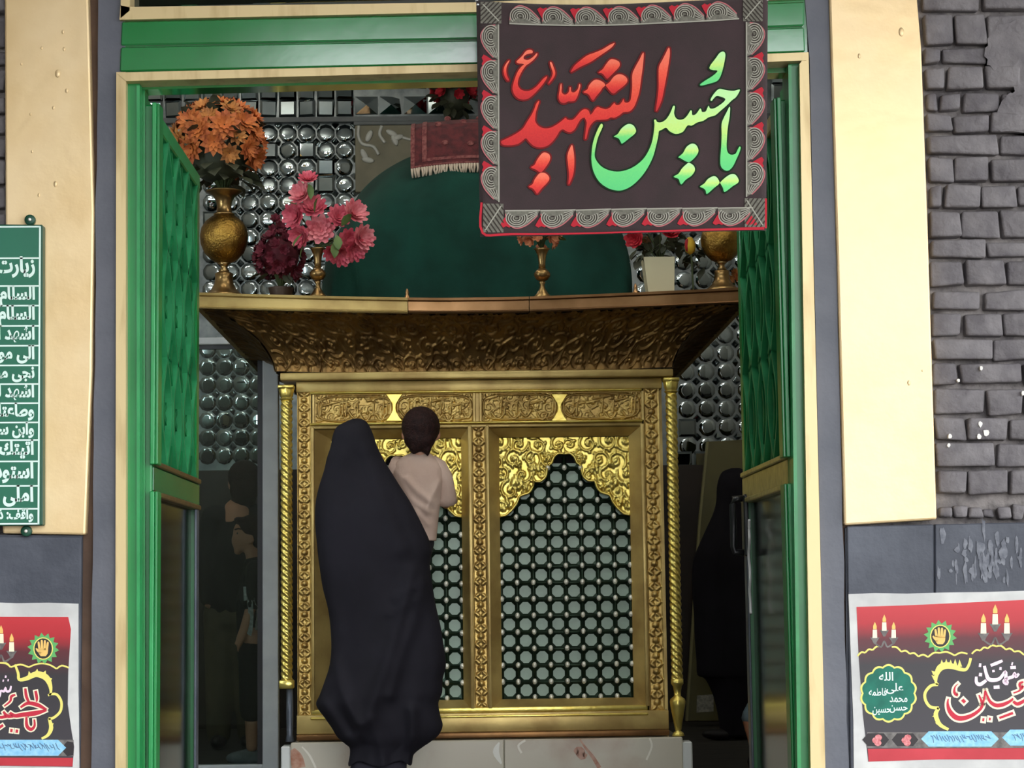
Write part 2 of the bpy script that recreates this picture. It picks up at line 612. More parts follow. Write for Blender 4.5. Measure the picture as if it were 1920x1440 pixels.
# front wall: brick flanks with proud bricks, and the mass over the doorway
xl, xr = XZ(216, 700, 0)[0], XZ(1535, 700, 0)[0]
wl = struct('wall_front_left', box(-7.0, xl - 0.02, 0.02, 0.35, -0.55, 5.2), M_MORTAR, 'dark mortar wall with painted bricks beside the green notice board', 'wall')
wr = struct('wall_front_right', box(xr + 0.02, 7.0, 0.02, 0.35, -0.55, 5.2), M_MORTAR, 'dark grey painted brick wall beside the pale gold pilaster', 'wall')
struct('wall_front_top', box(xl - 0.02, xr + 0.02, 0.02, 0.35, 3.0, 5.2), M_MORTAR, 'dark wall above the transom of the doorway', 'wall')

ROWS = [(22, [1838]), (85, [1789, 1850]), (120, [1765, 1850]), (170, [1773, 1844]), (208, [1760, 1802, 1875]), (248, [1786, 1853]), (291, [1872]),
        (342, [1787, 1854]), (390, [1768]), (447, [1801, 1875]), (484, [1849]), (538, [1806, 1884]), (581, [1841]), (632, [1804, 1880]),
        (675, [1861]), (722, [1797]), (778, [1847]), (826, [1811, 1889]), (875, [1866]), (927, [1813, 1889])]
def brick(parent, px0, px1, py0, py1, rnd, slump=0.0):
    (x0, z1), (x1, _) = XZ(px0, py0, 0), XZ(px1, py0, 0)
    z0 = XZ(px0, py1, 0)[1]
    yf = -0.010 + rnd.uniform(-0.006, 0.006)
    v, f = box(x0, x1, yf, 0.05, z0, z1)
    j = 0.0055
    v = [(x + rnd.uniform(-j, j), y + (rnd.uniform(-j, j) if y < 0.02 else 0), z + rnd.uniform(-j, j)) for x, y, z in v]
    vf = bevel_vf((v, f), 0.0065, 2)
    obj('brick', vf, M_BRICK, parent, smooth=True)
rnd = random.Random(3)
top = -40
for py, joints in [(-24, [1780, 1880])] + ROWS:
    xs = [1728 + py * 0.028] + joints
    while xs[-1] < 2030:
        xs.append(xs[-1] + rnd.choice((70, 86, 120)))
    y0 = top + 7
    for a, b in zip(xs, xs[1:]):
        brick(wr, a + 2.5, b - 2.5, y0 + rnd.uniform(-1, 1), py - 1 + rnd.uniform(-1, 1), rnd)
    # the left flank repeats the courses
    xs = [14 - rnd.choice((0, 30)) if False else 14]
    while xs[-1] > -110:
        xs.append(xs[-1] - rnd.choice((48, 70, 96)))
    for a, b in zip(xs, xs[1:]):
        brick(wl, b + 2.5, a - 2.5, y0 + 4, py + 3, rnd)
    top = py
# smear of old plaster over the upper courses
pts = [(x + rnd.uniform(-4, 4), y + rnd.uniform(-4, 4)) for x, y in [q[:2] for q in cr([(1858, 64), (1905, 40), (1990, 60), (1990, 240), (1880, 244), (1866, 226), (1880, 190), (1900, 168), (1872, 140), (1850, 112)], 5, True)]]
v_, f_ = poly_vf([pts], lambda x, y: tuple(at(x, y, -0.013)))
n_ = len(v_)
obj('plaster_smear', (v_ + [(x, 0.02, z) for x, y, z in v_], f_ + [tuple(n_ + q for q in reversed(t)) for t in f_]), M_BRICK, wr)
# crumbling course under the bricks, as loose stones set in the mortar
for k in range(7):
    px = 1762 + k * 27
    brick(wr, px, px + rnd.uniform(18, 25), 946 + rnd.uniform(0, 8), 972 + rnd.uniform(-3, 4), rnd)
M_WHITE = mat('white_paint', (236, 234, 226), rough=0.6)
for px, py, r in ((1838, 795, 5), (1849, 811, 6), (1836, 818, 4.5), (1781, 818, 4), (1779, 835, 3.2), (1840, 690, 3.5), (1797, 713, 3), (1919, 738, 4)):
    p = at(px, py, -0.021)
    pts = [(p.x + r * mpx(0) * random.uniform(0.7, 1.2) * math.cos(a), p.z + r * mpx(0) * random.uniform(0.8, 1.5) * math.sin(a)) for a in np.linspace(0, 6.28, 9)[:-1]]
    obj('paint_splash', prism(pts, -0.022, -0.004), M_WHITE, wr)

# pale gold pilasters
t = struct('trim_1', bevel_vf(pprism([(8, -60), (164, -60), (176, 400), (172, 700), (160, 1003), (4, 1000), (10, 500)], -0.045, 0.05), 0.006, 2), M_CREAM, 'pale gold painted pilaster behind the green notice board', 'pilaster')
t = struct('trim_2', bevel_vf(pprism([(1553, -60), (1715, -60), (1728, 90), (1740, 420), (1757, 974), (1583, 985), (1570, 500)], -0.045, 0.05), 0.006, 2), M_CREAM, 'pale gold painted pilaster beside the bare brick wall', 'pilaster')
for (px, py, r) in ((118, 60, 4), (78, 90, 3), (120, 92, 4), (108, 138, 8), (125, 170, 5), (100, 202, 4), (40, 120, 3), (57, 214, 3), (104, 345, 6), (73, 366, 4), (60, 284, 3)):
    p = at(px, py, -0.045)
    obj('plaster_bump', sphere((p.x, p.y, p.z), (r * mpx(0) * 0.6, 0.003, r * mpx(0)), 8, 6), M_CREAM, bpy.data.objects['trim_1'], smooth=True)
for (px, py, r) in ((1611, 105, 5), (1704, 718, 5), (1729, 695, 2), (1690, 60, 9)):
    p = at(px, py, -0.045)
    obj('plaster_bump', sphere((p.x, p.y, p.z), (r * mpx(0) * 0.6, 0.002, r * mpx(0)), 8, 6), M_CREAM, bpy.data.objects['trim_2'], smooth=True)

# brown reveal strips, slate surround
struct('trim_3', bar_px(164, 146, 186, 176, -60, 1500, -0.012, 0.05), M_BROWN, 'narrow brown strip between the notice board pilaster and the slate surround', 'strip')
struct('trim_4', bar_px(1545, 1584, 1558, 1612, -60, 1500, -0.012, 0.05), M_BROWN, 'narrow dark brown strip beside the bright pilaster', 'strip')
def wob(x0a, x0b, x1a, x1b, y0, y1, seed):
    r = random.Random(seed)
    L = [(x0a + (x0b - x0a) * t + r.uniform(-1.6, 1.6), -60 + 1560 * t) for t in np.linspace(0, 1, 22)]
    R = [(x1a + (x1b - x1a) * t, -60 + 1560 * t) for t in np.linspace(1, 0, 8)]
    return pprism(L + R, y0, y1)
struct('trim_5', wob(184, 170, 236, 219, -0.035, 0.06, 5), M_SLATE, 'slate grey painted door surround next to the brown strip', 'door surround')
L = [(1505, -60), (1518, 110), (1549, 1500)]
Rr = random.Random(8)
R_ = [(1556 + (1592 - 1556) * t + Rr.uniform(-1.4, 1.4), -60 + 1560 * t) for t in np.linspace(1, 0, 22)]
struct('trim_6', pprism(L + R_, -0.035, 0.06), M_SLATE, 'slate grey painted door surround beside the bright pilaster', 'door surround')

# grey slabs under the pilasters
d = struct('trim_7', pprism([(1585, 990), (2100, 975), (2100, 1560), (1590, 1560)], -0.028, 0.05), M_DADO, 'dark grey stone dado under the brick wall, stained pale', 'dado')
obj('slab', bevel_vf(pprism([(1588, 987), (1750, 983), (1752, 1560), (1596, 1560)], -0.038, 0.0), 0.003), M_DADO, d)
obj('slab', bevel_vf(pprism([(1753, 983), (1990, 978), (1990, 1560), (1755, 1560)], -0.037, 0.0), 0.003), M_DADO, d)
d = struct('trim_8', pprism([(-160, 1002), (154, 1004), (148, 1560), (-160, 1560)], -0.028, 0.05), M_DADO, 'dark grey stone dado under the notice board', 'dado')
obj('slab', bevel_vf(pprism([(-60, 1005), (152, 1006), (147, 1560), (-60, 1560)], -0.037, 0.0), 0.003), M_DADO, d)
M_SCUFF = mat('lime_stain', (128, 131, 138), (98, 101, 110), rough=0.8, scale=60)
rs = random.Random(12)
for k in range(70):
    px, py = rs.gauss(1848, 42), rs.gauss(1050, 28)
    if not (1757 < px < 1985 and 992 < py < 1105):
        continue
    w, h = rs.uniform(1.5, 6), rs.uniform(4, 22)
    p = at(px, py, -0.0375)
    pts = [(p.x + w * mpx(0) * rs.uniform(0.5, 1.3) * math.cos(a), p.z + h * mpx(0) * rs.uniform(0.5, 1.2) * math.sin(a)) for a in np.linspace(0, 6.28, 10)[:-1]]
    obj('lime_run', poly_vf([pts], lambda x, z, k=k: (x, -0.0381 - 0.00003 * k, z)), M_SCUFF, bpy.data.objects['trim_7'])

# ------------------------------------------------------------------ door frame, lintel, transom
fr = struct('trim_9', bar_px(218, 216, 236, 236, 135, 1500, -0.05, 0.03), M_FRAME, 'pale gold wooden door casing around the green doorway', 'door casing')
obj('casing_side', pprism([(1499, 120), (1516, 98), (1549, 1500), (1521, 1500)], -0.05, 0.03), M_FRAME, fr)
obj('casing_head', pprism([(218, 136), (900, 120), (1516, 98), (1512, 113), (1200, 126), (236, 152)], -0.052, 0.03), M_FRAME, fr)
ln = struct('trim_10', pprism([(226, 34), (900, 22), (1512, -2), (1514, 100), (900, 122), (222, 138)], -0.03, 0.05), M_GREEN, 'glossy green lintel over the doorway reflecting the sky', 'lintel')
obj('lintel_board', bevel_vf(pprism([(228, 40), (900, 26), (1508, 3), (1508, 48), (900, 72), (226, 85)], -0.042, 0.0), 0.004), M_GREEN, ln)
obj('lintel_board', bevel_vf(pprism([(226, 88), (900, 75), (1508, 51), (1510, 97), (900, 119), (224, 134)], -0.042, 0.0), 0.004), M_GREEN, ln)
w1 = struct('window_1', pprism([(226, 10), (240, 13), (900, 4), (1512, -22), (1512, -5), (900, 22), (224, 37)], -0.05, 0.03), M_FRAME, 'transom window strip above the green lintel', 'window')
obj('pane', pprism([(236, -160), (1505, -190), (1505, -20), (236, 12)], 0.03, 0.038), glass_mat('dark_transom_glass', (120, 140, 130), 0.10), w1)
obj('stile', pprism([(228, -160), (245, -160), (243, 20), (226, 34)], -0.05, 0.03), M_FRAME, w1)
obj('stile', pprism([(1500, -190), (1514, -190), (1514, -8), (1500, -8)], -0.05, 0.03), M_FRAME, w1)
obj('head', pprism([(226, -190), (1514, -220), (1514, -190), (226, -160)], -0.05, 0.03), M_FRAME, w1)

# green jambs
jl = struct('trim_11', bar_px(236, 234, 262, 262, 150, 1500, -0.02, 0.09), M_GREEN_J, 'green door jamb carrying the leaf with the orange bouquet behind it', 'door jamb')
obj('bead', bar_px(256, 256, 262, 262, 160, 1500, -0.026, 0.02), M_GREEN_LT, jl)
obj('shadow_stop', bar_px(261, 261, 272, 272, 160, 1500, 0.03, 0.09), M_GREEN_J, jl)
jr = struct('trim_12', pprism([(1478, 120), (1501, 113), (1522, 1500), (1496, 1500)], -0.02, 0.09), M_GREEN_J, 'green door jamb carrying the leaf with the olive rail', 'door jamb')
obj('bead', pprism([(1478, 122), (1484, 121), (1503, 1500), (1496, 1500)], -0.026, 0.02), M_GREEN_LT, jr)
obj('jamb_lining', box(xl - 0.02, XZ(284, 900, 0.05)[0] - 0.050, 0.09, 0.35, -0.5, 2.33), M_GREEN_J, jl)
obj('jamb_lining', box(XZ(1481, 900, 0.05)[0] + 0.050, xr + 0.02, 0.09, 0.35, -0.5, 2.36), M_GREEN_J, jr)
obj('hinge_stop', box(XZ(284, 900, 0.05)[0] - 0.10, XZ(284, 900, 0.05)[0] - 0.046, 0.06, 0.09, -0.5, 2.30), M_GREEN_J, jl)
hd = struct('trim_13', pprism([(262, 154), (1480, 122), (1480, 136), (262, 168)], 0.02, 0.09), M_GREEN, 'thin green door head under the pale gold casing', 'door head')

# ------------------------------------------------------------------ two open door leaves
M_LEAF_GLASS = glass_mat('smoked_door_glass', (74, 72, 66), 0.10, 0.15)
M_ALU = mat('grey_edge_strip', (92, 98, 106), (76, 82, 92), rough=0.4, metal=0.3, scale=10)
M_BLACK = mat('black_plastic', (26, 27, 29), rough=0.35)
def leaf(name, side, X, label, rail_mat):
    """A leaf swung straight into the room; side -1 left, +1 right. Its plane stands at X."""
    Y0, Y1, z0, z1 = 0.05, 1.03, 0.02, 2.262
    th = 0.045
    xin, xout = (X - th, X) if side < 0 else (X, X + th)
    e = empty(name, (X, Y0, 0))
    tag(e, label, 'door leaf', kind='structure')
    sx = side
    def bx(y0, y1, za, zb, grow=0.0, nm='stile', m=M_GREEN_J):
        return obj(nm, bbox(xin - grow, xout + grow, y0, y1, za, zb, 0.004), m, e)
    bx(Y0, Y0 + 0.07, z0, z1)
    bx(Y1 - 0.06, Y1, z0, z1)
    bx(Y0 + 0.003, Y1 - 0.003, z1 - 0.05, z1 + 0.001, 0.001, 'top_rail', M_OLIVE if side > 0 else M_GREEN_LT)
    bx(Y0 + 0.02, Y1 - 0.002, 1.152, 1.224, 0.003, 'lock_rail', rail_mat)
    bx(Y0 + 0.02, Y1 - 0.002, z0 - 0.001, z0 + 0.15, 0.002, 'bottom_rail')
    for za in (1.224, 1.138):
        obj('rail_moulding', bbox(xin - 0.010, xout + 0.010, Y0 + 0.03, Y1 - 0.01, za, za + 0.016, 0.003), M_TAR if side < 0 else M_OLIVE, e)
    # stepped moulding on the hinge stile, facing the courtyard
    x_in = X if side < 0 else X
    for k, (a, b, yy, mm) in enumerate(((0.000, 0.012, 0.030, M_GREEN_LT), (0.012, 0.020, 0.040, M_GREEN_J))):
        for za, zb in ((z0, 1.150), (1.226, z1)):
            xa, xb = sorted((x_in - sx * a, x_in - sx * b))
            obj('stile_moulding', bbox(xa, xb, yy - 0.01, Y0 + 0.05, za, zb, 0.002), mm, e)
    obj('glass_panel', box(X - 0.004 + sx * 0.02, X + 0.004 + sx * 0.02, Y0 + 0.07, Y1 - 0.06, z0 + 0.15, 1.152), M_LEAF_GLASS, e)
    obj('edge_strip', bbox(X - sx * 0.004 - 0.004, X - sx * 0.004 + 0.004, Y1 - 0.10, Y1 - 0.045, z0 + 0.02, 1.138, 0.002), M_ALU, e)
    obj('lattice_backing', box(X + sx * 0.052 - 0.002, X + sx * 0.052 + 0.002, Y0 + 0.05, Y1 - 0.04, 1.22, z1 - 0.03), mat('dark_green_backing', (14, 50, 32), rough=0.9, spec=0.05), e)
    # interlaced lattice of long pointed ovals
    ya, yb, za, zb = Y0 + 0.07, Y1 - 0.06, 1.24, z1 - 0.05
    nu, nv = 4, 3
    pu, pv = (yb - ya) / nu, (zb - za) / nv
    def strip(pts, w, nm='lattice_bar', dx=0.0, t=0.010, m=M_LATT):
        S = cr([(p[0], p[1], w) for p in pts], 5)
        S = [(min(max(y, ya - 0.01), yb + 0.01), min(max(z, za - 0.01), zb + 0.01), w_) for y, z, w_ in S]
        A, B = [], []
        for i, (y, z, w_) in enumerate(S):
            y0_, z0_, _ = S[max(i - 1, 0)]
            y1_, z1_, _ = S[min(i + 1, len(S) - 1)]
            d_ = math.hypot(y1_ - y0_, z1_ - z0_) or 1
            ny, nz = -(z1_ - z0_) / d_, (y1_ - y0_) / d_
            A.append((y + ny * w_ / 2, z + nz * w_ / 2))
            B.append((y - ny * w_ / 2, z - nz * w_ / 2))
        V, F = [], []
        for a, b in zip(A, B):
            for xx in (X + sx * 0.022 - t + dx, X + sx * 0.022 + t + dx):
                V += [(xx, a[0], a[1]), (xx, b[0], b[1])]
        for i in range(len(A) - 1):
            k = 4 * i
            F += [(k, k + 1, k + 5, k + 4), (k + 3, k + 2, k + 6, k + 7), (k + 2, k, k + 4, k + 6), (k + 1, k + 3, k + 7, k + 5)]
        n_ = len(V)
        F += [(0, 2, 3, 1), (n_ - 4, n_ - 3, n_ - 1, n_ - 2)]
        obj(nm, (V, F), m, e)
    for i in range(nu):
        for j in range(nv):
            cy, cz = ya + (i + 0.5) * pu, za + (j + 0.5) * pv
            for s in (-1, 1):
                strip([(cy, cz - 0.5 * pv), (cy + s * 0.30 * pu, cz - 0.25 * pv), (cy + s * 0.42 * pu, cz), (cy + s * 0.30 * pu, cz + 0.25 * pv), (cy, cz + 0.5 * pv)], 0.024, dx=0.006 * s)
                strip([(cy + s * 0.5 * pu, cz + 0.5 * pv), (cy + s * 0.16 * pu, cz + 0.20 * pv), (cy + s * 0.10 * pu, cz), (cy + s * 0.16 * pu, cz - 0.20 * pv), (cy + s * 0.5 * pu, cz - 0.5 * pv)], 0.015, dx=-0.014 * sx, m=M_LATT_LIT)
            strip([(cy - 0.40 * pu, cz), (cy, cz + 0.10 * pv), (cy + 0.40 * pu, cz)], 0.018)
            strip([(cy - 0.40 * pu, cz), (cy, cz - 0.10 * pv), (cy + 0.40 * pu, cz)], 0.018, m=M_LATT)
    for i in range(1, nu):
        strip([(ya + i * pu, za), (ya + i * pu, (za + zb) / 2), (ya + i * pu, zb)], 0.012)
    return e
XL = XZ(284, 900, 0.05)[0]
XR = XZ(1481, 900, 0.05)[0]
door_l = leaf('door_1', -1, XL, 'open green door leaf with pointed oval lattice and dark green rail', mat('dark_green_rail', (14, 92, 50), (20, 108, 60), rough=0.25, scale=5))
door_r = leaf('door_2', 1, XR, 'open green door leaf with olive gold rail and black pull handle', M_OLIVE)
# pull handle of the right leaf, near its free edge, on the passage side
hx = XR - 0.012
zt, zb = at(1412, 934, 0.95).z, at(1412, 1036, 0.95).z
h = obj('pull_handle', tube([(hx, 0.955, zt), (hx - 0.030, 0.955, zt - 0.002), (hx - 0.034, 0.955, zt - 0.02), (hx - 0.034, 0.955, zb + 0.02), (hx - 0.030, 0.955, zb + 0.002), (hx, 0.955, zb)], [0.011] * 6, 10), M_BLACK, door_r, smooth=True, label='black plastic pull handle')
obj('backplate', bbox(hx - 0.002, hx + 0.014, 0.925, 0.985, zb - 0.012, zt + 0.012, 0.004), M_BLACK, h)
# white cord tied to the handle, hanging along the glass
pts = [(1426, 975), (1431, 992), (1424, 1012), (1434, 1040), (1433, 1066), (1427, 1085), (1434, 1108), (1434, 1130), (1428, 1150)]
M_CORD = mat('white_cord', (226, 228, 228), rough=0.8)
yc = 0.80
cp = [(XR - 0.016 + 0.002 * math.sin(i * 2.1), yc + (px - 1430) * 0.004, at(1430, py, yc).z) for i, (px, py) in enumerate(pts)]
c_ = obj('cord', tube([p[:3] for p in cr(cp, 5)], 0.0045, 6), M_CORD, None, smooth=True)
tag(c_, 'short wavy white cord hanging on the olive railed door leaf', 'cord')

# ------------------------------------------------------------------ back wall with mirror work
M_MIRROR = mat('mirror_tile', (186, 196, 198), (150, 162, 166), rough=0.025, metal=1.0, scale=3)
M_MIRROR_DK = mat('mirror_joint', (150, 158, 158), (112, 120, 122), rough=0.35, metal=0.5, scale=12)
M_WAINS = mat('dark_wainscot', (52, 40, 30), (40, 32, 26), rough=0.5, scale=4)
YB = 7.7
bw = struct('wall_back', box(-3.6, 3.6, YB, 8.0, 0, 4.8), M_MIRROR_DK, 'back wall covered in silvery mirror work behind the shrine', 'wall')
S = mpx(YB)
# one round shallow glass cup, one bevelled square, one four-sided pyramid
def cup(r):
    prof = [(r, 0.0), (r * 0.96, -0.004), (r * 0.55, -0.0065)]
    n = 10
    v, f = [], []
    for rr, y in prof:
        for i in range(n):
            a = 2 * PI * (i + 0.5) / n
            v.append((rr * math.cos(a), y, rr * math.sin(a)))
    v.append((0, -0.0075, 0))
    for k in range(2):
        for i in range(n):
            j = (i + 1) % n
            f.append((k * n + i, k * n + j, (k + 1) * n + j, (k + 1) * n + i))
    for i in range(n):
        f.append((2 * n + i, 2 * n + (i + 1) % n, 3 * n))
    return v, f
def pyramid(r, h, flat=0.0):
    q = r * flat
    v = [(-r, 0, -r), (r, 0, -r), (r, 0, r), (-r, 0, r), (-q, -h, -q), (q, -h, -q), (q, -h, q), (-q, -h, q)]
    return v, [(0, 1, 5, 4), (1, 2, 6, 5), (2, 3, 7, 6), (3, 0, 4, 7), (4, 5, 6, 7)]
P = 35.0 * S
me_cup = mesh('mirror_cup', cup(P * 0.492), True)
me_cup.materials.append(M_MIRROR)
me_sq = mesh('mirror_square', pyramid(P * 0.47, 0.012, 0.75))
me_sq.materials.append(M_MIRROR)
me_star = mesh('mirror_star', pyramid(P * 0.13, 0.02, 0.0))
me_star.materials.append(M_MIRROR)
me_pyr = mesh('mirror_pyramid', pyramid(P * 0.62, 0.022, 0.02))
me_pyr.materials.append(M_MIRROR)
rm = random.Random(21)
me_disc = mesh('mirror_disc', ([(q[0], q[1] * 0.3, q[2]) for q in cup(P * 0.47)[0]], cup(P * 0.47)[1]), True)
me_disc.materials.append(M_MIRROR)
def mirror_field(px0, px1, py0, py1, kind, tilt, lean=0.0):
    (x0, z1), (x1, _) = XZ(px0, py0, YB), XZ(px1, py0, YB)
    z0 = XZ(px0, py1, YB)[1]
    step = P * (1.28 if kind == 'pyr' else 1.0)
    nx, nz = max(1, round((x1 - x0) / step)), max(1, round((z1 - z0) / step))
    for i in range(nx):
        for j in range(nz):
            x, z = x0 + (i + 0.5) * (x1 - x0) / nx, z0 + (j + 0.5) * (z1 - z0) / nz
            rot = (rm.gauss(0, tilt), 0, rm.gauss(0, tilt))
            if kind == 'cup':
                sq = rm.random() < 0.08
                q_ = me_sq if sq else me_disc if lean else me_cup
                inst('mirror_tile', q_, bw, (x, YB - 0.014, z), (rot[0] + lean, 0, rot[2]))
                inst('mirror_chip', me_star, bw, (x + 0.5 * (x1 - x0) / nx, YB - 0.006, z + 0.5 * (z1 - z0) / nz), (rm.gauss(0, 0.25), PI / 4, rm.gauss(0, 0.25)), 1.25)
            elif kind == 'sq':
                inst('mirror_tile', me_sq, bw, (x, YB - 0.012, z), (rm.gauss(0, tilt * 1.6), 0, rm.gauss(0, tilt * 1.6)))
            else:
                inst('mirror_tile', me_pyr, bw, (x, YB - 0.004, z), (rm.gauss(0, 0.06), 0, rm.gauss(0, 0.06)), (1, 1, 0.8))
mirror_field(380, 664, 236, 560, 'cup', 0.10)
mirror_field(272, 664, 128, 222, 'sq', 0.10)
mirror_field(664, 892, 128, 222, 'pyr', 0.03)
mirror_field(374, 500, 640, 872, 'cup', 0.05, 0.12)
mirror_field(1190, 1262, 440, 560, 'cup', 0.04, 0.12)
mirror_field(1262, 1410, 440, 855, 'cup', 0.04, 0.12)
mirror_field(1262, 1410, 855, 872, 'sq', 0.12)
mirror_field(1440, 1480, 128, 222, 'sq', 0.1)
# mouldings, wainscot, plaster flower panel
M_GREY = mat('grey_moulding', (104, 110, 110), (88, 94, 96), rough=0.5, scale=6)
pm = struct('trim_14', join(box(-3.3, 3.3, YB - 0.06, YB, XZ(600, 232, YB)[1], XZ(600, 223, YB)[1])), M_GREY, 'grey moulding running between the two bands of mirror work', 'moulding')
pw = struct('trim_15', box(-3.3, 3.3, YB - 0.03, YB, 0.0, XZ(1300, 872, YB)[1]), M_WAINS, 'dark brown wainscot below the mirror work', 'wainscot')
M_BEIGE = mat('beige_panel', (138, 134, 112), (122, 118, 98), rough=0.6, scale=6)
M_PLAS = mat('white_plaster_relief', (206, 208, 200), rough=0.4)
(x0, z1), (x1, z0) = XZ(666, 236, YB - 0.03), XZ(836, 360, YB - 0.03)
fp = empty('plaster_relief', ((x0 + x1) / 2, YB - 0.03, z0))
tag(fp, 'beige wall panel with raised white plaster flowers behind the green cloth', 'panel')
obj('board', bbox(x0, x1, YB - 0.05, YB - 0.001, z0, z1, 0.005), M_BEIGE, fp)
obj('frame_bar', bbox(x0 - 0.01, x1 + 0.13, YB - 0.055, YB - 0.001, z1, z1 + 0.03, 0.004), M_GREY, fp)
obj('frame_bar', bbox(x1, x1 + 0.13, YB - 0.055, YB - 0.001, z0, z1, 0.004), M_GREY, fp)
def pl(pts, r):
    return tube([tuple(at(px, py, YB - 0.052)) for px, py, _ in cr([(a, b, 0) for a, b in pts], 5)], r, 6)
obj('plaster_stem', pl([(673, 236), (672, 255), (680, 270), (700, 275), (710, 290)], 0.012), M_PLAS, fp, True)
obj('plaster_stem', pl([(716, 236), (712, 252), (722, 268)], 0.012), M_PLAS, fp, True)
obj('plaster_stem', pl([(755, 258), (775, 262), (795, 256), (812, 250)], 0.010), M_PLAS, fp, True)
for px, py, a in ((735, 250, 0.5), (745, 258, -0.3), (740, 262, 1.2), (790, 255, 0.2), (683, 290, 1.1), (690, 300, 0.2), (805, 246, -0.6), (692, 255, 2.0)):
    p = at(px, py, YB - 0.055)
    inst('plaster_leaf', bpy.data.meshes.get('plaster_leaf') or mesh('plaster_leaf', sphere((0, 0, 0), (0.045, 0.012, 0.020), 10, 6), True), fp, p, (0, a, 0))
bpy.data.meshes['plaster_leaf'].materials.append(M_PLAS)
M_DARKBOX = mat('dark_speaker', (34, 36, 34), rough=0.6)
p = at(872, 243, YB - 0.15)
sp_ = obj('speaker_box', bbox(p.x - 0.075, p.x + 0.075, YB - 0.22, YB - 0.05, p.z - 0.035, p.z + 0.02, 0.006), M_DARKBOX)
tag(sp_, 'small dark speaker box on the back wall under the hanging plant', 'speaker')

# olive board standing behind the woman by the door, with a small notice
M_OLBOARD = mat('olive_board', (112, 106, 62), (92, 88, 52), rough=0.45, scale=3, lo=0.4, hi=0.7)
Yo = 7.2
ob = empty('standing_board', tuple(at(1345, 1345, Yo)))
tag(ob, 'olive green standing board behind the woman by the door', 'board')
obj('panel', bevel_vf(pprism([(1328, 828), (1440, 822), (1440, 1352), (1288, 1352), (1312, 980)], Yo, Yo + 0.05), 0.004), M_OLBOARD, ob)
obj('edge', pprism([(1325, 828), (1329, 828), (1314, 980), (1290, 1352), (1286, 1352), (1310, 980)], Yo - 0.006, Yo + 0.05), mat('olive_edge', (150, 144, 98), rough=0.4), ob)
obj('notice', pprism([(1307, 1304), (1338, 1302), (1338, 1334), (1306, 1336)], Yo - 0.010, Yo - 0.004), mat('white_notice', (196, 196, 182), (150, 150, 140), rough=0.7, scale=60), ob, label='small white paper notice')

# ------------------------------------------------------------------ the golden shrine
M_GOLD = mat('brass_sheet', (206, 180, 112), (168, 140, 82), rough=0.36, metal=0.5, scale=7, detail=6, bump=0.10, bscale=18, rough2=0.36)
M_GOLD_R = mat('chased_brass', (204, 174, 104), (164, 134, 78), rough=0.38, metal=0.82, scale=18, bump=0.15, bscale=90)
M_GOLD_B = mat('bright_gilding', (238, 218, 122), (222, 194, 96), rough=0.3, metal=0.85, scale=20, bump=0.1, bscale=70)
M_GOLD_D = mat('dark_brass', (150, 116, 66), (104, 78, 44), rough=0.42, metal=0.85, scale=9, detail=6, bump=0.1, bscale=80)  # darker, browner brass for the cornice panels
M_COPPER = mat('coppery_brass', (172, 132, 92), (144, 108, 72), rough=0.32, metal=1.0, scale=8)
M_GREENPL = mat('dark_green_lattice', (44, 62, 46), (34, 50, 36), rough=0.35, metal=0.6, scale=12)
M_PALE = mat('pale_green_backing', (152, 176, 154), (126, 148, 128), rough=0.35, scale=9, detail=6, lo=0.5, hi=0.8)
M_BALL = mat('glint_and_screw_silver', (238, 236, 222), rough=0.3, metal=0.35)
Y1 = 2.80
def sx_(px, py=1000):
    return XZ(px, py, Y1)[0]
def sz_(py, px=900):
    return XZ(px, py, Y1)[1]
shr = empty('golden_shrine', (0.02, 3.9, sz_(1385)))
tag(shr, 'golden chased brass tomb shrine with green lattice windows and flared cornice', 'shrine')
ZB, ZT = sz_(1384), sz_(712)
XA, XB = sx_(554, 1000), sx_(1250, 1000)
obj('body', box(XA, XB, Y1 + 0.10, 5.0, ZB, ZT), M_GOLD, shr)
# rails and posts of the front frame
def rail(py0, py1, y0, y1, m=M_GOLD, nm='rail', xa=556, xb=1246, w=0.004):
    return obj(nm, bbox(sx_(xa), sx_(xb), y0, y1, sz_(py1), sz_(py0), w, 2), m, shr, True)
rail(698, 712, Y1 - 0.06, Y1 + 0.12, nm='top_moulding', xa=528, xb=1266)
rail(713, 733, Y1 - 0.02, Y1 + 0.12, nm='top_rail')
rail(733, 737, Y1 - 0.03, Y1 + 0.10, M_GOLD_B, 'thin_moulding', 582, 1208)
rail(791, 795, Y1 - 0.03, Y1 + 0.10, M_GOLD_B, 'thin_moulding', 582, 1208)
rail(795, 802, Y1 - 0.015, Y1 + 0.10, M_GOLD, 'window_head', 582, 1208)
rail(1326, 1336, Y1 - 0.012, Y1 + 0.10, M_GOLD_B, 'thin_moulding', 582, 1208)
rail(1336, 1372, Y1 - 0.02, Y1 + 0.12, M_GOLD, 'bottom_rail')
rail(1340, 1345, Y1 - 0.028, Y1, M_GOLD_B, 'thin_moulding', 582, 1208)
rail(1372, 1383, Y1 - 0.035, Y1 + 0.12, mat('dull_brass', (142, 104, 66), (112, 82, 54), rough=0.4, metal=1.0, scale=9), 'foot_moulding')
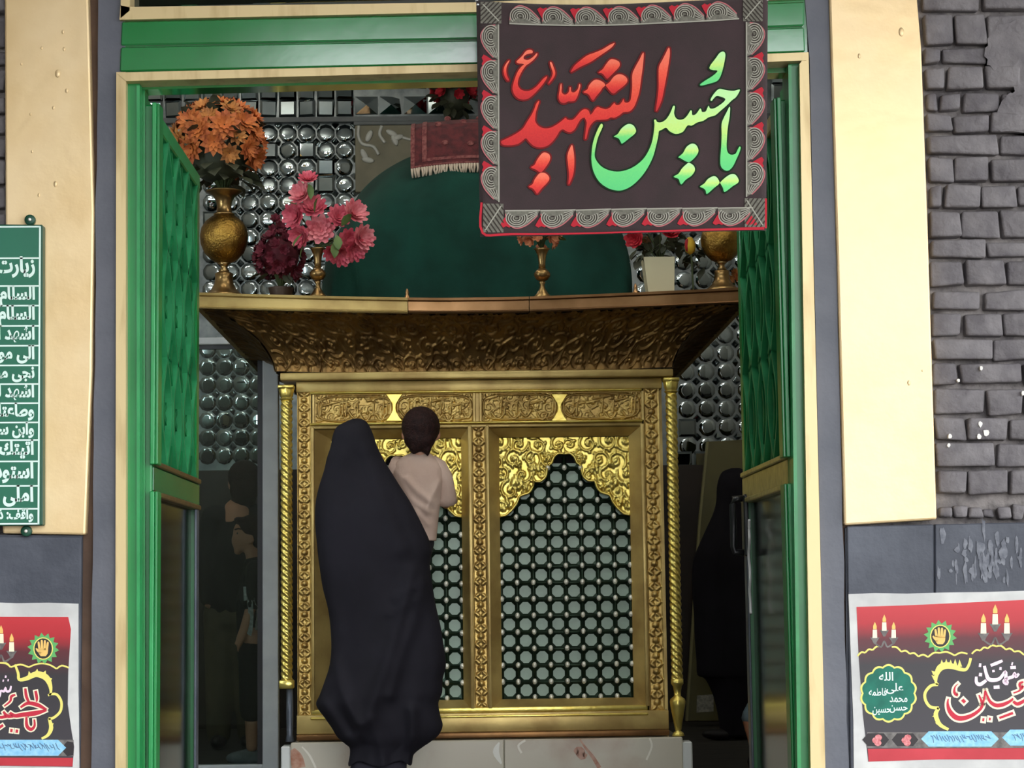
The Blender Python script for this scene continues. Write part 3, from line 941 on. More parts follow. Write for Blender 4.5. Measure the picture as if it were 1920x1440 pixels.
# frieze: four chased cartouches between waisted gilt spacers
for k, (a, b) in enumerate(((592, 737), (741, 888), (902, 1046), (1052, 1202))):
    x0, x1, z0, z1 = sx_(a, 760), sx_(b, 760), sz_(790), sz_(738)
    R = Relief(x1 - x0, z1 - z0, 0.0022)
    R.arabesque(0.028, 0.004, 40 + k, 0.3)
    R.m *= 0.55
    R.calligraphy(60 + k, 0.0055)
    # oval frame line
    w, h = x1 - x0, z1 - z0
    R.line([(w / 2 + 0.47 * w * math.copysign(abs(math.cos(t)) ** 0.45, math.cos(t)), h / 2 + 0.44 * h * math.copysign(abs(math.sin(t)) ** 0.6, math.sin(t))) for t in np.linspace(0, 2 * PI, 80)], 0.004, 0.9)
    obj('frieze_cartouche', relief_vf(R, flat_surf(x0, x1, z0, z1, Y1 + 0.004), 0.009), M_GOLD_R, shr, True)
obj('frieze_backing', box(sx_(586), sx_(1206), Y1 + 0.006, Y1 + 0.11, sz_(792), sz_(736)), M_GOLD, shr)
for px in (739, 1049):
    wz = [(-17, 738), (17, 738), (10, 748), (4, 758), (3.4, 764), (4, 770), (10, 781), (17, 790), (-17, 790), (-10, 781), (-4, 770), (-3.4, 764), (-4, 758), (-10, 748)]
    obj('frieze_spacer', bevel_vf(pprism([(px + a, b) for a, b in wz], Y1 - 0.010, Y1 + 0.02), 0.003), M_GOLD_B, shr)
for px in (588, 889, 901, 1205):
    obj('frieze_post', bbox(sx_(px - 3, 760), sx_(px + 3, 760), Y1 - 0.012, Y1 + 0.08, sz_(792), sz_(736), 0.003), M_GOLD, shr)
# beaded upright strips
def strip_up(pa, pb, pya, pyb, seed, nm='bead_strip', lean=0.0):
    x0, x1, z0, z1 = sx_(pa, 1000), sx_(pb, 1000), sz_(pyb), sz_(pya)
    w, h = x1 - x0, z1 - z0
    R = Relief(w, h, 0.0026)
    r_ = random.Random(seed)
    n = int(h / 0.062)
    for i in range(n):
        y = (i + 0.5) * h / n
        R.dot(w / 2, y, w * 0.22, 1.0)
        for s in (-1, 1):
            R.leaf(w / 2 + s * w * 0.08, y + 0.018, PI / 2 - s * 0.9, w * 0.36, w * 0.14)
            R.leaf(w / 2 + s * w * 0.08, y - 0.018, -PI / 2 + s * 0.9, w * 0.36, w * 0.12)
            R.dot(w / 2 + s * w * 0.34, y + 0.030, w * 0.09, 0.6)
    R.m[:, :2] = 0.9
    R.m[:, -2:] = 0.9
    o = obj(nm, relief_vf(R, flat_surf(x0, x1, z0, z1, Y1 - 0.004), 0.011), M_GOLD_R, shr, True)
    obj('strip_backing', box(x0, x1, Y1 - 0.002, Y1 + 0.11, z0, z1), M_GOLD, shr)
strip_up(558, 584, 733, 1366, 1)
strip_up(886, 913, 800, 1326, 2)
strip_up(1211, 1240, 733, 1336, 3)
rb = rail(1337, 1374, Y1 - 0.012, Y1 + 0.1, M_GOLD, 'foot_block', 1211, 1240)
for pa, pb in ((584, 590), (879, 886), (913, 919), (1204, 1211)):
    obj('fillet', bbox(sx_(pa), sx_(pb), Y1 - 0.018, Y1 + 0.1, sz_(1328), sz_(798), 0.003, 2), M_GOLD, shr, True)
# windows
ARCH = [(650, 300), (700, 296), (738, 325), (752, 372), (788, 392), (791, 440), (812, 490), (850, 520), (910, 519), (918, 570), (950, 610), (1030, 635), (1050, 690), (1090, 740), (1140, 785), (1195, 795)]
def window(xa, xb, xia, xib, seed):
    """Outer frame edges xa..xb, lattice opening xia..xib (pixels on the shrine front)."""
    fx0, fx1, ix0, ix1 = sx_(xa), sx_(xb), sx_(xia), sx_(xib)
    fz0, fz1, iz0, iz1 = sz_(1328), sz_(803), sz_(1313), sz_(819)
    yo, yi = Y1 - 0.004, Y1 + 0.045
    def bev(q, nm='window_splay', m=M_GOLD):
        v = q + [(x, y + 0.05, z) for x, y, z in q]
        obj(nm, (v, [(0, 1, 2, 3), (7, 6, 5, 4), (0, 4, 5, 1), (1, 5, 6, 2), (2, 6, 7, 3), (3, 7, 4, 0)]), m, shr)
    bev([(fx0, yo, fz0), (ix0, yi, iz0), (ix0, yi, iz1), (fx0, yo, fz1)])
    bev([(ix1, yi, iz0), (fx1, yo, fz0), (fx1, yo, fz1), (ix1, yi, iz1)])
    bev([(fx0, yo, fz1), (ix0, yi, iz1), (ix1, yi, iz1), (fx1, yo, fz1)])
    bev([(fx0, yo, fz0), (fx1, yo, fz0), (ix1, yi, iz0), (ix0, yi, iz0)])
    # spandrels: chased gilt plates left and right of the stepped arch
    xc = (ix0 + ix1) / 2
    hw = (ix1 - ix0) / 2
    prof = [((px - 650) / 545.0, 780 + py / 4.235) for px, py in ARCH]
    def az(u):
        for (u0, p0), (u1, p1) in zip(prof, prof[1:]):
            if u <= u1:
                return sz_(p0 + (p1 - p0) * (u - u0) / max(u1 - u0, 1e-6))
        return sz_(prof[-1][1])
    zt = sz_(820)
    for s in (-1, 1):
        W, H = hw, zt - az(1.0)
        R = Relief(W, H, 0.0024)
        rr = random.Random(seed + s)
        R.arabesque(0.045, 0.005, seed * 3 + s, 0.2)
        R.m *= 0.7
        for fx, fy, rad in ((0.45, 0.60, 0.026), (0.72, 0.42, 0.030), (0.86, 0.16, 0.022), (0.58, 0.36, 0.018), (0.27, 0.74, 0.020), (0.70, 0.66, 0.016)):
            R.rose(fx * W, fy * H, rad, rr)
        nu, nv = R.nx, 60
        V, F = [], []
        for i in range(nu + 1):
            u = i / nu
            zl = az(u)
            for j in range(nv + 1):
                z = zl + (zt - zl) * j / nv
                yy = (z - az(1.0)) / H * R.ny
                h = R.m[min(max(int(round(yy)), 0), R.ny), i] * 0.013
                V.append((xc + s * u * hw, yi + 0.010 - h, z))
        for i in range(nu):
            for j in range(nv):
                k = i * (nv + 1) + j
                F.append((k, k + 1, k + nv + 2, k + nv + 1) if s < 0 else (k, k + nv + 1, k + nv + 2, k + 1))
        sp = obj('spandrel', (V, F), M_GOLD_B, shr, True)
        obj('spandrel_rim', tube([(xc + s * u * hw, yi + 0.002, az(u)) for u in np.linspace(0, 1, 48)], 0.0055, 6), M_GOLD_B, sp, True)
    # lattice: plate with octagonal holes, bars and knobs
    nx = 8
    pitch = (ix1 - ix0) / nx
    nz = int(round((iz1 - iz0) / pitch))
    la = empty('lattice', (xc, yi + 0.03, iz0))
    la.parent = shr
    la.matrix_parent_inverse = Matrix.Translation(-shr.location)
    yp = yi + 0.028
    V, F = [], []
    for i in range(nx):
        for j in range(nz):
            cx, cz = ix0 + (i + 0.5) * pitch, iz0 + (j + 0.5) * pitch
            if cz - pitch * 0.5 > az(min(1, abs(cx - xc) / hw)) + 0.03:
                continue
            k = len(V)
            h, r = pitch / 2, pitch * 0.385
            V += [(cx + h, yp, cz - h), (cx + h, yp, cz + h), (cx - h, yp, cz + h), (cx - h, yp, cz - h)]
            for q in range(8):
                a = PI / 8 + q * PI / 4
                V.append((cx + r * math.cos(a), yp + 0.012, cz + r * math.sin(a)))
            o8 = k + 4
            F += [(k, k + 1, o8 + 0, o8 + 7), (k + 1, k + 2, o8 + 2, o8 + 1), (k + 2, k + 3, o8 + 4, o8 + 3), (k + 3, k, o8 + 6, o8 + 5),
                  (k + 1, o8 + 1, o8 + 0), (k + 2, o8 + 3, o8 + 2), (k + 3, o8 + 5, o8 + 4), (k, o8 + 7, o8 + 6)]
    me = mesh('pierced_plate', (V, F))
    me.materials.append(M_GREENPL)
    la_inv = Matrix.Translation(-la.location)
    def sub(nm, me_, loc=(0, 0, 0)):
        o = bpy.data.objects.new(nm, me_)
        COL.objects.link(o)
        o.parent = la
        o.matrix_parent_inverse = la_inv
        o.location = loc
        return o
    sub('pierced_plate', me)
    def rod(p0, p1, r=0.0042):
        m_ = mesh('lattice_bar', tube([p0, p1], r, 8), True)
        m_.materials.append(M_GREENPL)
        sub('lattice_bar', m_)
    mk = bpy.data.meshes.get('lattice_knob')
    if not mk:
        mk = mesh('lattice_knob', sphere((0, 0, 0), (0.0135, 0.0125, 0.0135), 10, 7), True)
        mk.materials.append(M_GREENPL)
        mb = mesh('knob_glint', sphere((0, 0, 0), (0.0100, 0.010, 0.0125), 8, 6), True)  # pale bead standing in for the highlight on each dark knob
        mb.materials.append(M_BALL)
    mb = bpy.data.meshes['knob_glint']
    for i in range(0, nx + 1):
        x = ix0 + i * pitch
        x_ = min(max(x, ix0 + 0.004), ix1 - 0.004)
        ztop = min(az(min(1, abs(x - xc) / hw)) + 0.02, iz1)
        rod((x_, yp - 0.010, iz0), (x_, yp - 0.010, ztop))
        for j in range(0, nz):
            z = iz0 + j * pitch
            if z > ztop - 0.03 or (j == 0 and i in (0, nx)):
                continue
            sub('lattice_knob', mk, (x_, yp - 0.012, z + (0.004 if j == 0 else 0)))
            sub('knob_glint', mb, (x_, yp - 0.022, z + 0.003 + (0.004 if j == 0 else 0)))
    for j in range(1, nz):
        z = iz0 + j * pitch
        us = [abs(u) for u in np.linspace(-1, 1, 81) if az(abs(u)) > z - 0.005]
        if not us:
            continue
        e_ = max(us) * hw
        rod((xc - e_, yp - 0.008, z), (xc + e_, yp - 0.008, z))
    obj('backing', box(ix0 - 0.02, ix1 + 0.02, yp + 0.014, yp + 0.02, iz0 - 0.02, sz_(868)), M_PALE, shr, label='pale green panel behind the lattice')
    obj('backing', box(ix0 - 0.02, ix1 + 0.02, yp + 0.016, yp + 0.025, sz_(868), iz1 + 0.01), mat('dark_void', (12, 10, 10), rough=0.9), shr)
window(919, 1204, 938, 1184, 11)
window(590, 879, 620, 866, 17)
# twisted corner columns
def column(pxt, pxb, pyt, pyb, foot):
    p0, p1 = XZ(pxb, pyb, Y1 - 0.03), XZ(pxt, pyt, Y1 - 0.03)
    x, y = (p0[0] + p1[0]) / 2, Y1 - 0.03
    c = empty('corner_column', (x, y, p0[1]))
    c.parent = shr
    c.matrix_parent_inverse = Matrix.Translation(-shr.location)
    ci = Matrix.Translation(-c.location)
    def add(nm, vf, m=M_GOLD_B):
        o = bpy.data.objects.new(nm, mesh(nm, vf, True))
        o.data.materials.append(m)
        COL.objects.link(o)
        o.parent = c
        o.matrix_parent_inverse = ci
        return o
    H = p1[1] - p0[1]
    n = 260
    prof = [(0.0225, H * k / n) for k in range(n + 1)]
    add('twisted_shaft', lathe(prof, 32, (x, y, p0[1]), twist=58.0, flute=0.13, nf=4))
    cz = p1[1]
    add('capital', bevel_vf(join(lathe([(0.020, 0), (0.028, 0.008), (0.022, 0.014), (0.026, 0.02), (0.032, 0.055)], 16, (x, y, cz), flute=0.06, nf=8)), 0.0001))
    add('abacus', bbox(x - 0.034, x + 0.034, y - 0.034, y + 0.034, cz + 0.05, cz + 0.066, 0.003))
    zb = p0[1]
    if foot == 'baluster':
        k = zb - ZB
        add('baluster_foot', lathe([(0.026, 0.02), (0.026, 0), (0.019, -0.01), (0.015, -0.03), (0.014, -0.05), (0.030, -0.062), (0.033, -0.072), (0.031, -0.09), (0.022, -0.14), (0.013, -0.19), (0.011, -k + 0.02), (0.022, -k + 0.012), (0.026, -k)], 20, (x, y, zb)))
    else:
        add('foot_block', bbox(x - 0.03, x + 0.03, y - 0.03, y + 0.03, zb - 0.035, zb, 0.004))
        add('foot_rod', lathe([(0.018, 0), (0.013, 0.03), (0.015, 0.12), (0.013, zb - ZB - 0.035)], 14, (x + 0.012, y, ZB)), M_ALU)
column(537, 538, 752, 1275, 'rod')
column(1252, 1276, 738, 1282, 'baluster')

# flared cornice
XC = 0.02
hb = 0.835
zb_, zt_ = sz_(703), at(900, 588, 2.5).z
PROJ = 0.27
HF = zt_ - zb_
yf = Y1 - 0.03
def sag(x):
    return 0.030 * max(0.0, abs(x - XC) / 0.95 - 0.12) ** 1.3
def prof(v):
    th = v * PI / 2
    return PROJ * (1 - math.cos(th)), HF * (0.10 + 0.90 * math.sin(th) ** 1.15) if v > 0 else 0.0
def prof2(v):
    o_, z_ = PROJ * (1 - math.cos(v * PI / 2)) ** 0.85, HF * math.sin(v * PI / 2) ** 1.0
    n_ = Vector((HF * math.cos(v * PI / 2), -PROJ * math.sin(v * PI / 2) - 1e-3))
    n_.normalize()
    return o_, z_, n_          # outward, up, normal (out, up)
seams = [-1.0, -0.29, 0.33, 1.0]
seed = 70
for a, b in zip(seams, seams[1:]):
    w = (b - a) * (hb + 0.12)
    R = Relief(w, HF * 1.35, 0.0029)
    R.arabesque(0.046, 0.0055, seed, 0.25)
    seed += 1
    # lobed border along the foot
    for k in range(int(w / 0.055)):
        R.dot((k + 0.5) * 0.055, 0.0, 0.026, 0.85)
        R.dot((k + 0.5) * 0.055, 0.032, 0.010, 0.9)
    for k in range(int(w / 0.24)):
        cx_ = (k + 0.5) * w / int(w / 0.24)
        R.line([(cx_ - 0.10, 0.02), (cx_ - 0.07, 0.05), (cx_ - 0.06, 0.10), (cx_ - 0.03, 0.115), (cx_, 0.135), (cx_ + 0.03, 0.115), (cx_ + 0.06, 0.10), (cx_ + 0.07, 0.05), (cx_ + 0.10, 0.02)], 0.006, 0.95)
    def surf(u, v, a=a, b=b):
        o_, z_, n_ = prof2(v)
        half = hb + o_
        t = a + (b - a) * u
        x = XC + t * half
        return (x, yf - o_, zb_ + z_ + sag(x)), (0, -n_.x, n_.y)
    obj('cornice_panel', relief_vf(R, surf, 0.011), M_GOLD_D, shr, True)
for s in (-1, 1):
    R = Relief(2.2, HF * 1.35, 0.012)
    R.arabesque(0.07, 0.012, 90 + s)
    def surf(u, v, s=s):
        o_, z_, n_ = prof2(v)
        x = XC + s * (hb + o_)
        y = yf - o_ + (2.25 + 2 * o_) * (u if s > 0 else 1 - u)
        return (x, y, zb_ + z_ + sag(x)), (s * n_.x, 0, n_.y)
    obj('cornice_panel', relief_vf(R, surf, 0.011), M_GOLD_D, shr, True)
# fascia in three lengths, and the roof
xo = hb + PROJ
zf0, zf1 = zb_ + HF, zb_ + HF + 0.062
def fascia(xa, xb, m, nm='fascia'):
    n = 12
    V, F = [], []
    for i in range(n + 1):
        x = xa + (xb - xa) * i / n
        s_ = sag(x)
        y0 = yf - PROJ
        for (yy, zz) in ((y0 - 0.01, zf0), (y0 - 0.014, zf0 + 0.006), (y0 - 0.010, zf0 + 0.012), (y0 - 0.012, zf1 - 0.014), (y0 - 0.030, zf1 - 0.010), (y0 - 0.032, zf1), (y0 + 0.10, zf1), (y0 + 0.10, zf0)):
            V.append((x, yy, zz + s_))
    for i in range(n):
        for k in range(8):
            F.append((i * 8 + k, (i + 1) * 8 + k, (i + 1) * 8 + (k + 1) % 8, i * 8 + (k + 1) % 8))
    F += [tuple(range(8)), tuple(n * 8 + 7 - k for k in range(8))]
    obj(nm, (V, F), m, shr)
fascia(XC - xo - 0.01, XC - 0.27, M_GOLD)
fascia(XC - 0.267, XC + 0.225, M_COPPER)
fascia(XC + 0.228, XC + xo + 0.01, M_COPPER)
for s in (-1, 1):
    xa = XC + s * xo
    obj('fascia', bbox(min(xa, xa + s * 0.03), max(xa, xa + s * 0.03), yf - PROJ - 0.01, 5.3, zf0 + sag(xa), zf1 + sag(xa), 0.004), M_GOLD, shr)
obj('roof_board', box(XC - xo, XC + xo, yf - PROJ + 0.05, 5.3, zf0 + 0.036, zf1 - 0.008), M_COPPER, shr)
ZR = zf1 + 0.001
for px, py in ((764, 551), (1190, 541)):
    p = at(px, py, 2.62)
    q = obj('roof_finial', lathe([(0.022, 0), (0.024, 0.006), (0.012, 0.02), (0.006, 0.034), (0.008, 0.040), (0.003, 0.056)], 14, (p.x, 2.58, ZR + sag(p.x) - 0.004)), M_COPPER, shr, True)

# marble plinth
M_MARBLE = mat('onyx_marble', (198, 190, 172), (170, 142, 122), rough=0.18, scale=3.2, detail=9, lo=0.48, hi=0.72, coat=0.3)
M_VEIN = mat('rust_vein', (164, 108, 82), (190, 150, 128), rough=0.25, scale=40)
xa, xb = XZ(545, 1390, 2.72)[0], XZ(1280, 1390, 2.72)[0]
pl_ = empty('marble_plinth', (XC, 3.9, 0))
tag(pl_, 'pale onyx marble plinth under the golden shrine', 'plinth')
xm = XZ(945, 1400, 2.72)[0]
obj('slab', bbox(xa, xm - 0.001, 2.72, 2.78, 0, ZB - 0.002, 0.004), M_MARBLE, pl_)
obj('slab', bbox(xm + 0.001, xb, 2.72, 2.78, 0, ZB - 0.002, 0.004), M_MARBLE, pl_)
obj('core', box(xa + 0.01, xb - 0.01, 2.78, 5.02, 0, ZB - 0.004), M_MARBLE, pl_)
for xx in (xa - 0.038, xb):
    obj('corner_post', bbox(xx, xx + 0.038, 2.70, 2.80, 0, ZB - (0.02 if xx > 0 else 0.015), 0.005), mat('white_marble_edge', (206, 208, 204), rough=0.3), pl_)
def vein(pts, w, m):
    A, B = ribbon2d([(a, b, w * k) for a, b, k in pts], 4)
    V = []
    for p_, q_ in zip(A, B):
        V += [tuple(at(p_[0], p_[1], 2.7190)), tuple(at(q_[0], q_[1], 2.7190))]
    obj('vein', (V, [(2 * i, 2 * i + 1, 2 * i + 3, 2 * i + 2) for i in range(len(A) - 1)]), m, pl_)
vein([(1087, 1386, 0.4), (1100, 1405, 1), (1112, 1420, 1.3), (1124, 1440, 1.6)], 5, M_VEIN)
vein([(1078, 1412, 1), (1086, 1408, 2), (1092, 1418, 1.6), (1098, 1412, 1)], 9, M_VEIN)
vein([(548, 1405, 1), (556, 1420, 2.2), (560, 1440, 2.6)], 10, M_VEIN)
vein([(985, 1388, 1), (972, 1398, 1), (978, 1412, 1)], 4, mat('pale_vein', (222, 216, 202), rough=0.3))
vein([(1218, 1384, 1), (1222, 1400, 1), (1212, 1425, 1)], 3.5, _mats['pale_vein'])
vein([(936, 1392, 0.6), (930, 1410, 3), (940, 1432, 0.8)], 4, mat('white_marble_chip', (224, 222, 212), rough=0.3))
vein([(566, 1400, 0.6), (580, 1416, 1), (592, 1440, 1)], 4, _mats['pale_vein'])

# ------------------------------------------------------------------ black banner with calligraphy
YN = -0.25
def c1(x, y): return (930 + x / 8, 70 + y / 8)
def c2(x, y): return (930 + x / 8, 200 + y / 8)
def c3(x, y): return (1090 + x / 6, 70 + y / 6)
def c4(x, y): return (1090 + x / 6, 190 + y / 6)
def T(f, s):
    n = [float(q) for q in s.replace(',', ' ').split()]
    return [f(n[i], n[i + 1]) for i in range(0, len(n), 2)]
RED = [
    T(c1, '195 345 200 360 165 430 155 500 165 570 195 640 170 648 130 590 112 510 125 440 165 375'),
    T(c1, '808 380 832 372 862 440 890 530 870 600 800 690 785 682 835 595 850 530 830 460'),
    T(c1, '305 365 340 330 400 270 450 205 510 185 550 205 545 235 500 245 450 260 415 295 420 325 470 340 520 320 570 280 600 245 620 240 610 280 560 340 500 390 460 415 430 450 390 510 350 590 330 660 330 720 370 780 440 805 520 795 590 750 650 690 710 620 760 585 765 600 740 650 690 720 620 800 550 870 480 920 400 935 330 915 275 860 250 790 250 740 270 660 300 570 340 490 390 430 420 405 380 395 330 390'),
    T(c1, '1125 520 1140 480 1180 420 1260 350 1370 270 1480 230 1600 180 1700 120 1770 90 1775 100 1740 150 1660 210 1540 290 1420 370 1290 430 1200 480'),
    T(c1, '1535 530 1600 480 1640 420 1700 345 1750 330 1830 360 1855 400 1845 450 1790 510 1720 580 1670 625 1640 600 1610 560 1580 540'),
    T(c1, '1310 820 1370 780 1395 720 1460 650 1520 635 1600 670 1640 720 1600 760 1560 820 1500 890 1460 945 1430 925 1400 870 1370 845'),
    T(c1, '1645 720 1700 680 1760 600 1830 560 1900 570 1960 620 1965 680 1910 740 1830 800 1760 850 1700 800 1670 760'),
    T(c1, '980 690 985 760 985 820 1020 855 1060 850 1095 810 1105 750 1120 750 1125 800 1150 825 1190 815 1230 770 1245 710 1260 700 1265 740 1240 830 1215 900 1180 950 1130 960 1080 960 1030 985 980 975 945 930 940 870 955 790 965 720'),
    T(c2, '80 520 140 490 240 440 340 380 410 320 470 220 540 110 580 20 600 -40 635 -85 650 -75 625 0 600 80 590 160 590 220 630 280 690 315 750 325 830 310 920 260 1000 200 1045 165 1070 190 1110 200 1160 190 1210 140 1270 70 1330 35 1385 55 1410 110 1420 120 1450 90 1490 30 1530 5 1580 25 1650 40 1710 15 1740 -20 1775 -50 1800 -20 1850 -25 1890 -70')
    + T(c3, '472 700 485 735 520 740 550 715 560 660 570 560 570 430 600 350 650 260 685 190 700 195 690 330 670 480 650 620 620 720 590 790 540 840 470 850 430 880 370 910 330 905 290 925 220 930 160 935 110 980 80 1040 60 1130 45 1145 40 1130 50 1040 60 960 40 910')
    + T(c2, '1320 165 1270 190 1220 270 1180 340 1120 380 1060 370 1010 340 960 360 910 440 840 530 760 590 660 610 570 590 500 530 450 475 400 510 330 560 230 580 130 580 85 560'),
    T(c3, '975 130 990 140 990 230 960 420 930 580 900 720 850 830 835 825 850 720 865 580 865 440 870 340 910 260 950 180'),
    T(c2, '1140 570 1160 640 1175 760 1175 880 1160 1010 1120 1120 1095 1165 1085 1140 1095 1040 1085 900 1070 760 1085 680 1110 620'),
    T(c2, '525 910 580 870 620 790 690 700 740 685 795 710 815 760 800 820 750 900 690 975 650 980 600 945'),
    T(c2, '495 1200 550 1160 580 1090 640 1010 680 988 740 995 790 1040 800 1090 760 1150 690 1220 620 1305 590 1270 550 1225'),
]
GRN = [
    T(c4, '215 260 240 265 235 300 190 400 165 500 150 600 165 660 220 730 300 775 400 795 500 780 600 735 690 660 750 570 790 470 810 370 820 270 815 220 835 215 850 240 890 245 940 220 980 170 1010 110 1030 60 1050 70 1040 140 1060 195 1100 215 1150 205 1190 165 1225 110 1240 120 1245 160 1280 155 1310 120 1330 90 1345 95 1355 125 1395 120 1415 80 1430 55 1445 85 1490 85 1550 50')
    + T(c3, '1605 725 1615 695 1570 675 1520 665 1485 695 1465 720 1450 710 1475 660 1520 605 1560 585 1640 602 1720 605 1775 590 1778 610 1740 675 1690 715 1630 775 1560 835 1500 885 1430 905 1370 945 1300 965 1240 1000 1190 1000 1140 1070 1060 1095 990 1065 950 1025 900 1050 870 1065 860 1130')
    + T(c4, '830 540 800 640 740 760 660 870 560 960 460 1005 380 1005 290 975 200 905 140 800 115 690 115 580 130 470 165 360'),
    T(c4, '365 400 410 370 450 310 520 262 580 275 612 330 600 370 540 420 460 480 440 460 420 425 390 410'),
    T(c3, '1590 165 1615 185 1615 240 1590 360 1560 450 1520 500 1430 530 1345 550 1335 535 1380 500 1460 450 1515 405 1525 380 1480 375 1440 360 1450 320 1510 240 1550 185'),
    T(c4, '1088 635 1140 590 1180 520 1240 482 1290 500 1315 560 1290 620 1230 680 1195 690 1150 670 1110 645'),
    T(c4, '1035 855 1090 820 1130 760 1190 705 1215 700 1260 730 1275 780 1240 840 1170 890 1125 940 1105 920 1090 880'),
    T(c4, '1660 70 1672 80 1665 180 1645 300 1635 420 1632 520 1645 580 1680 605 1730 595 1755 550 1775 515 1790 525 1775 580 1740 660 1700 740 1650 785 1600 775 1565 730 1560 640 1570 520 1575 380 1575 260 1600 190 1640 110'),
    T(c4, '1332 965 1380 930 1420 880 1480 848 1520 860 1548 905 1545 935 1490 980 1410 1048 1395 1010 1370 985'),
    T(c4, '1562 915 1620 860 1680 825 1730 830 1765 880 1760 920 1700 960 1610 1025 1590 980 1565 935'),
]
def wave(px, py):
    return 0.005 * math.sin(px * 0.013 + 0.8) + 0.001 * math.sin(px * 0.029 + py * 0.006)
def on_cloth(off):
    def f(px, py):
        p = at(px, py, YN)
        return (p.x, YN + wave(px, py) - off - (0.0015 if off else 0), p.z)
    return f
def btop(px):
    u = (px - 893) / 547
    return 1 - 10 * u + 46 * u * (1 - u)
M_CLOTH = mat('black_banner_cloth', (62, 46, 48), (54, 42, 42), rough=0.9, scale=12, bump=0.15, bscale=400, sheen=0.2)
ban = empty('hanging_banner', tuple(at(1168, 440, YN)))
tag(ban, 'black cloth banner with red and green Arabic calligraphy hanging in the doorway', 'banner')
NX, NZ = 44, 30
V, F = [], []
for j in range(NZ + 1):
    for i in range(NX + 1):
        u, v = i / NX, j / NZ
        px = 893 + 547 * u + (7 - 10 * u) * v
        t_ = btop(893 + 547 * u)
        b_ = 444 - 12 * u
        V.append(on_cloth(0.0)(px, t_ + (b_ - t_) * v))
for j in range(NZ):
    for i in range(NX):
        k = j * (NX + 1) + i
        F.append((k, k + NX + 1, k + NX + 2, k + 1))
n_ = len(V)
V += [(x, y + 0.003, z) for x, y, z in V]
F += [tuple(n_ + q for q in reversed(f)) for f in F]
rim = [i for i in range(NX + 1)] + [j * (NX + 1) + NX for j in range(1, NZ + 1)] + [NZ * (NX + 1) + i for i in range(NX - 1, -1, -1)] + [j * (NX + 1) for j in range(NZ - 1, 0, -1)]
F += [(a, b, b + n_, a + n_) for a, b in zip(rim, rim[1:] + rim[:1])]
obj('cloth', (V, F), M_CLOTH, ban, True)
M_RED = ramp_mat('red_print', [(0.0, (196, 28, 34)), (0.32, (226, 50, 42)), (0.6, (244, 88, 62)), (1.0, (250, 120, 92))], speck=0.3, sscale=220)
M_GRN = ramp_mat('green_print', [(0.0, (96, 218, 132)), (0.35, (120, 232, 130)), (0.62, (206, 246, 132)), (1.0, (196, 252, 172))], speck=0.22, sscale=200)
M_RGLOW = mat('dark_red_print', (116, 20, 22), rough=0.9)
M_GGLOW = mat('dark_green_print', (10, 44, 18), rough=0.9)
for polys, m, g, w in ((RED, M_RED, M_RGLOW, 3.2), (GRN, M_GRN, M_GGLOW, 3.0)):
    for p in polys:
        P2 = [q[:2] for q in cr(p, 3, True)]
        o = obj('letter', poly_vf([P2], on_cloth(0.0022)), m, ban)
        obj('letter_edge', outline_vf(P2, on_cloth(0.0014), w), g, o)
# scroll border: grey embroidery on a scalloped ground, red hearts between
M_GREYB = mat('grey_embroidery', (122, 120, 108), (104, 102, 92), rough=0.85, scale=120)
M_LINE = mat('light_grey_thread', (168, 166, 152), rough=0.85)
M_DKL = mat('dark_embroidery_gap', (60, 54, 48), rough=0.95)
M_REDB = mat('red_border_print', (186, 34, 50), rough=0.85)
M_PINK = mat('pink_edge_print', (196, 112, 116), rough=0.85)
def motif(place):
    """One scroll, 67 px long and 38 deep: u along the edge, v outwards."""
    g = [(0, 0), (67, 0)] + [(67 - 3, 6), (60, 13), (50, 23), (40, 31), (28, 36), (17, 36), (8, 30), (2, 20), (0, 10)]
    obj('scroll_ground', poly_vf([g], lambda a, b: place(a, b, 0.0010)), M_GREYB, ban)
    L, D = [], []
    for k, r in enumerate((20, 15.5, 11, 6.5)):
        arc = [(22 + r * 1.0 * math.cos(t), 17 + r * 0.86 * math.sin(t), 1.9) for t in np.linspace(-0.5, 3.9, 16)]
        L.append(arc)
        D.append([(22 + (r - 2.2) * math.cos(t), 17 + (r - 2.2) * 0.86 * math.sin(t), 2.2) for t in np.linspace(-0.4, 3.7, 14)])
    D.append([(20, 14, 2), (26, 14, 3.5), (27, 19, 3), (22, 20, 2)])
    for k in range(4):
        L.append([(42 + k * 1.0, 26 - k * 6.5, 1.7), (50, 18 - k * 4.0, 1.9), (62, 10 - k * 2.6, 1.3)])
        if k < 3:
            D.append([(44, 23 - k * 6.2, 1.5), (50, 15.5 - k * 4.2, 2.6), (58, 10 - k * 2.6, 1.2)])
    L.append([(0, 1.5, 2.6), (33, 1.5, 2.6), (67, 1.5, 2.6)])
    obj('scroll_gap', strokes_vf(D, lambda a, b: place(a, b, 0.0018), 2), M_DKL, ban)
    obj('scroll_thread', strokes_vf(L, lambda a, b: place(a, b, 0.0024), 2), M_LINE, ban)
    obj('scroll_rim', strokes_vf([[(1, 8, 1.8), (3, 22, 2), (9, 31, 2), (18, 37, 2), (28, 37, 2), (41, 31.5, 2), (52, 22.5, 2), (62, 12, 1.8)]], lambda a, b: place(a, b, 0.0020), 3), M_PINK, ban)
def heart(place, u):
    obj('border_heart', poly_vf([[(u, 14), (u + 7, 24), (u + 12, 33), (u + 8, 36), (u + 2, 33), (u - 4, 36), (u - 10, 32), (u - 6, 24)]], lambda a, b: place(a, b, 0.0016)), M_REDB, ban)
c_ = on_cloth
def lerp(a, b, t): return a + (b - a) * t
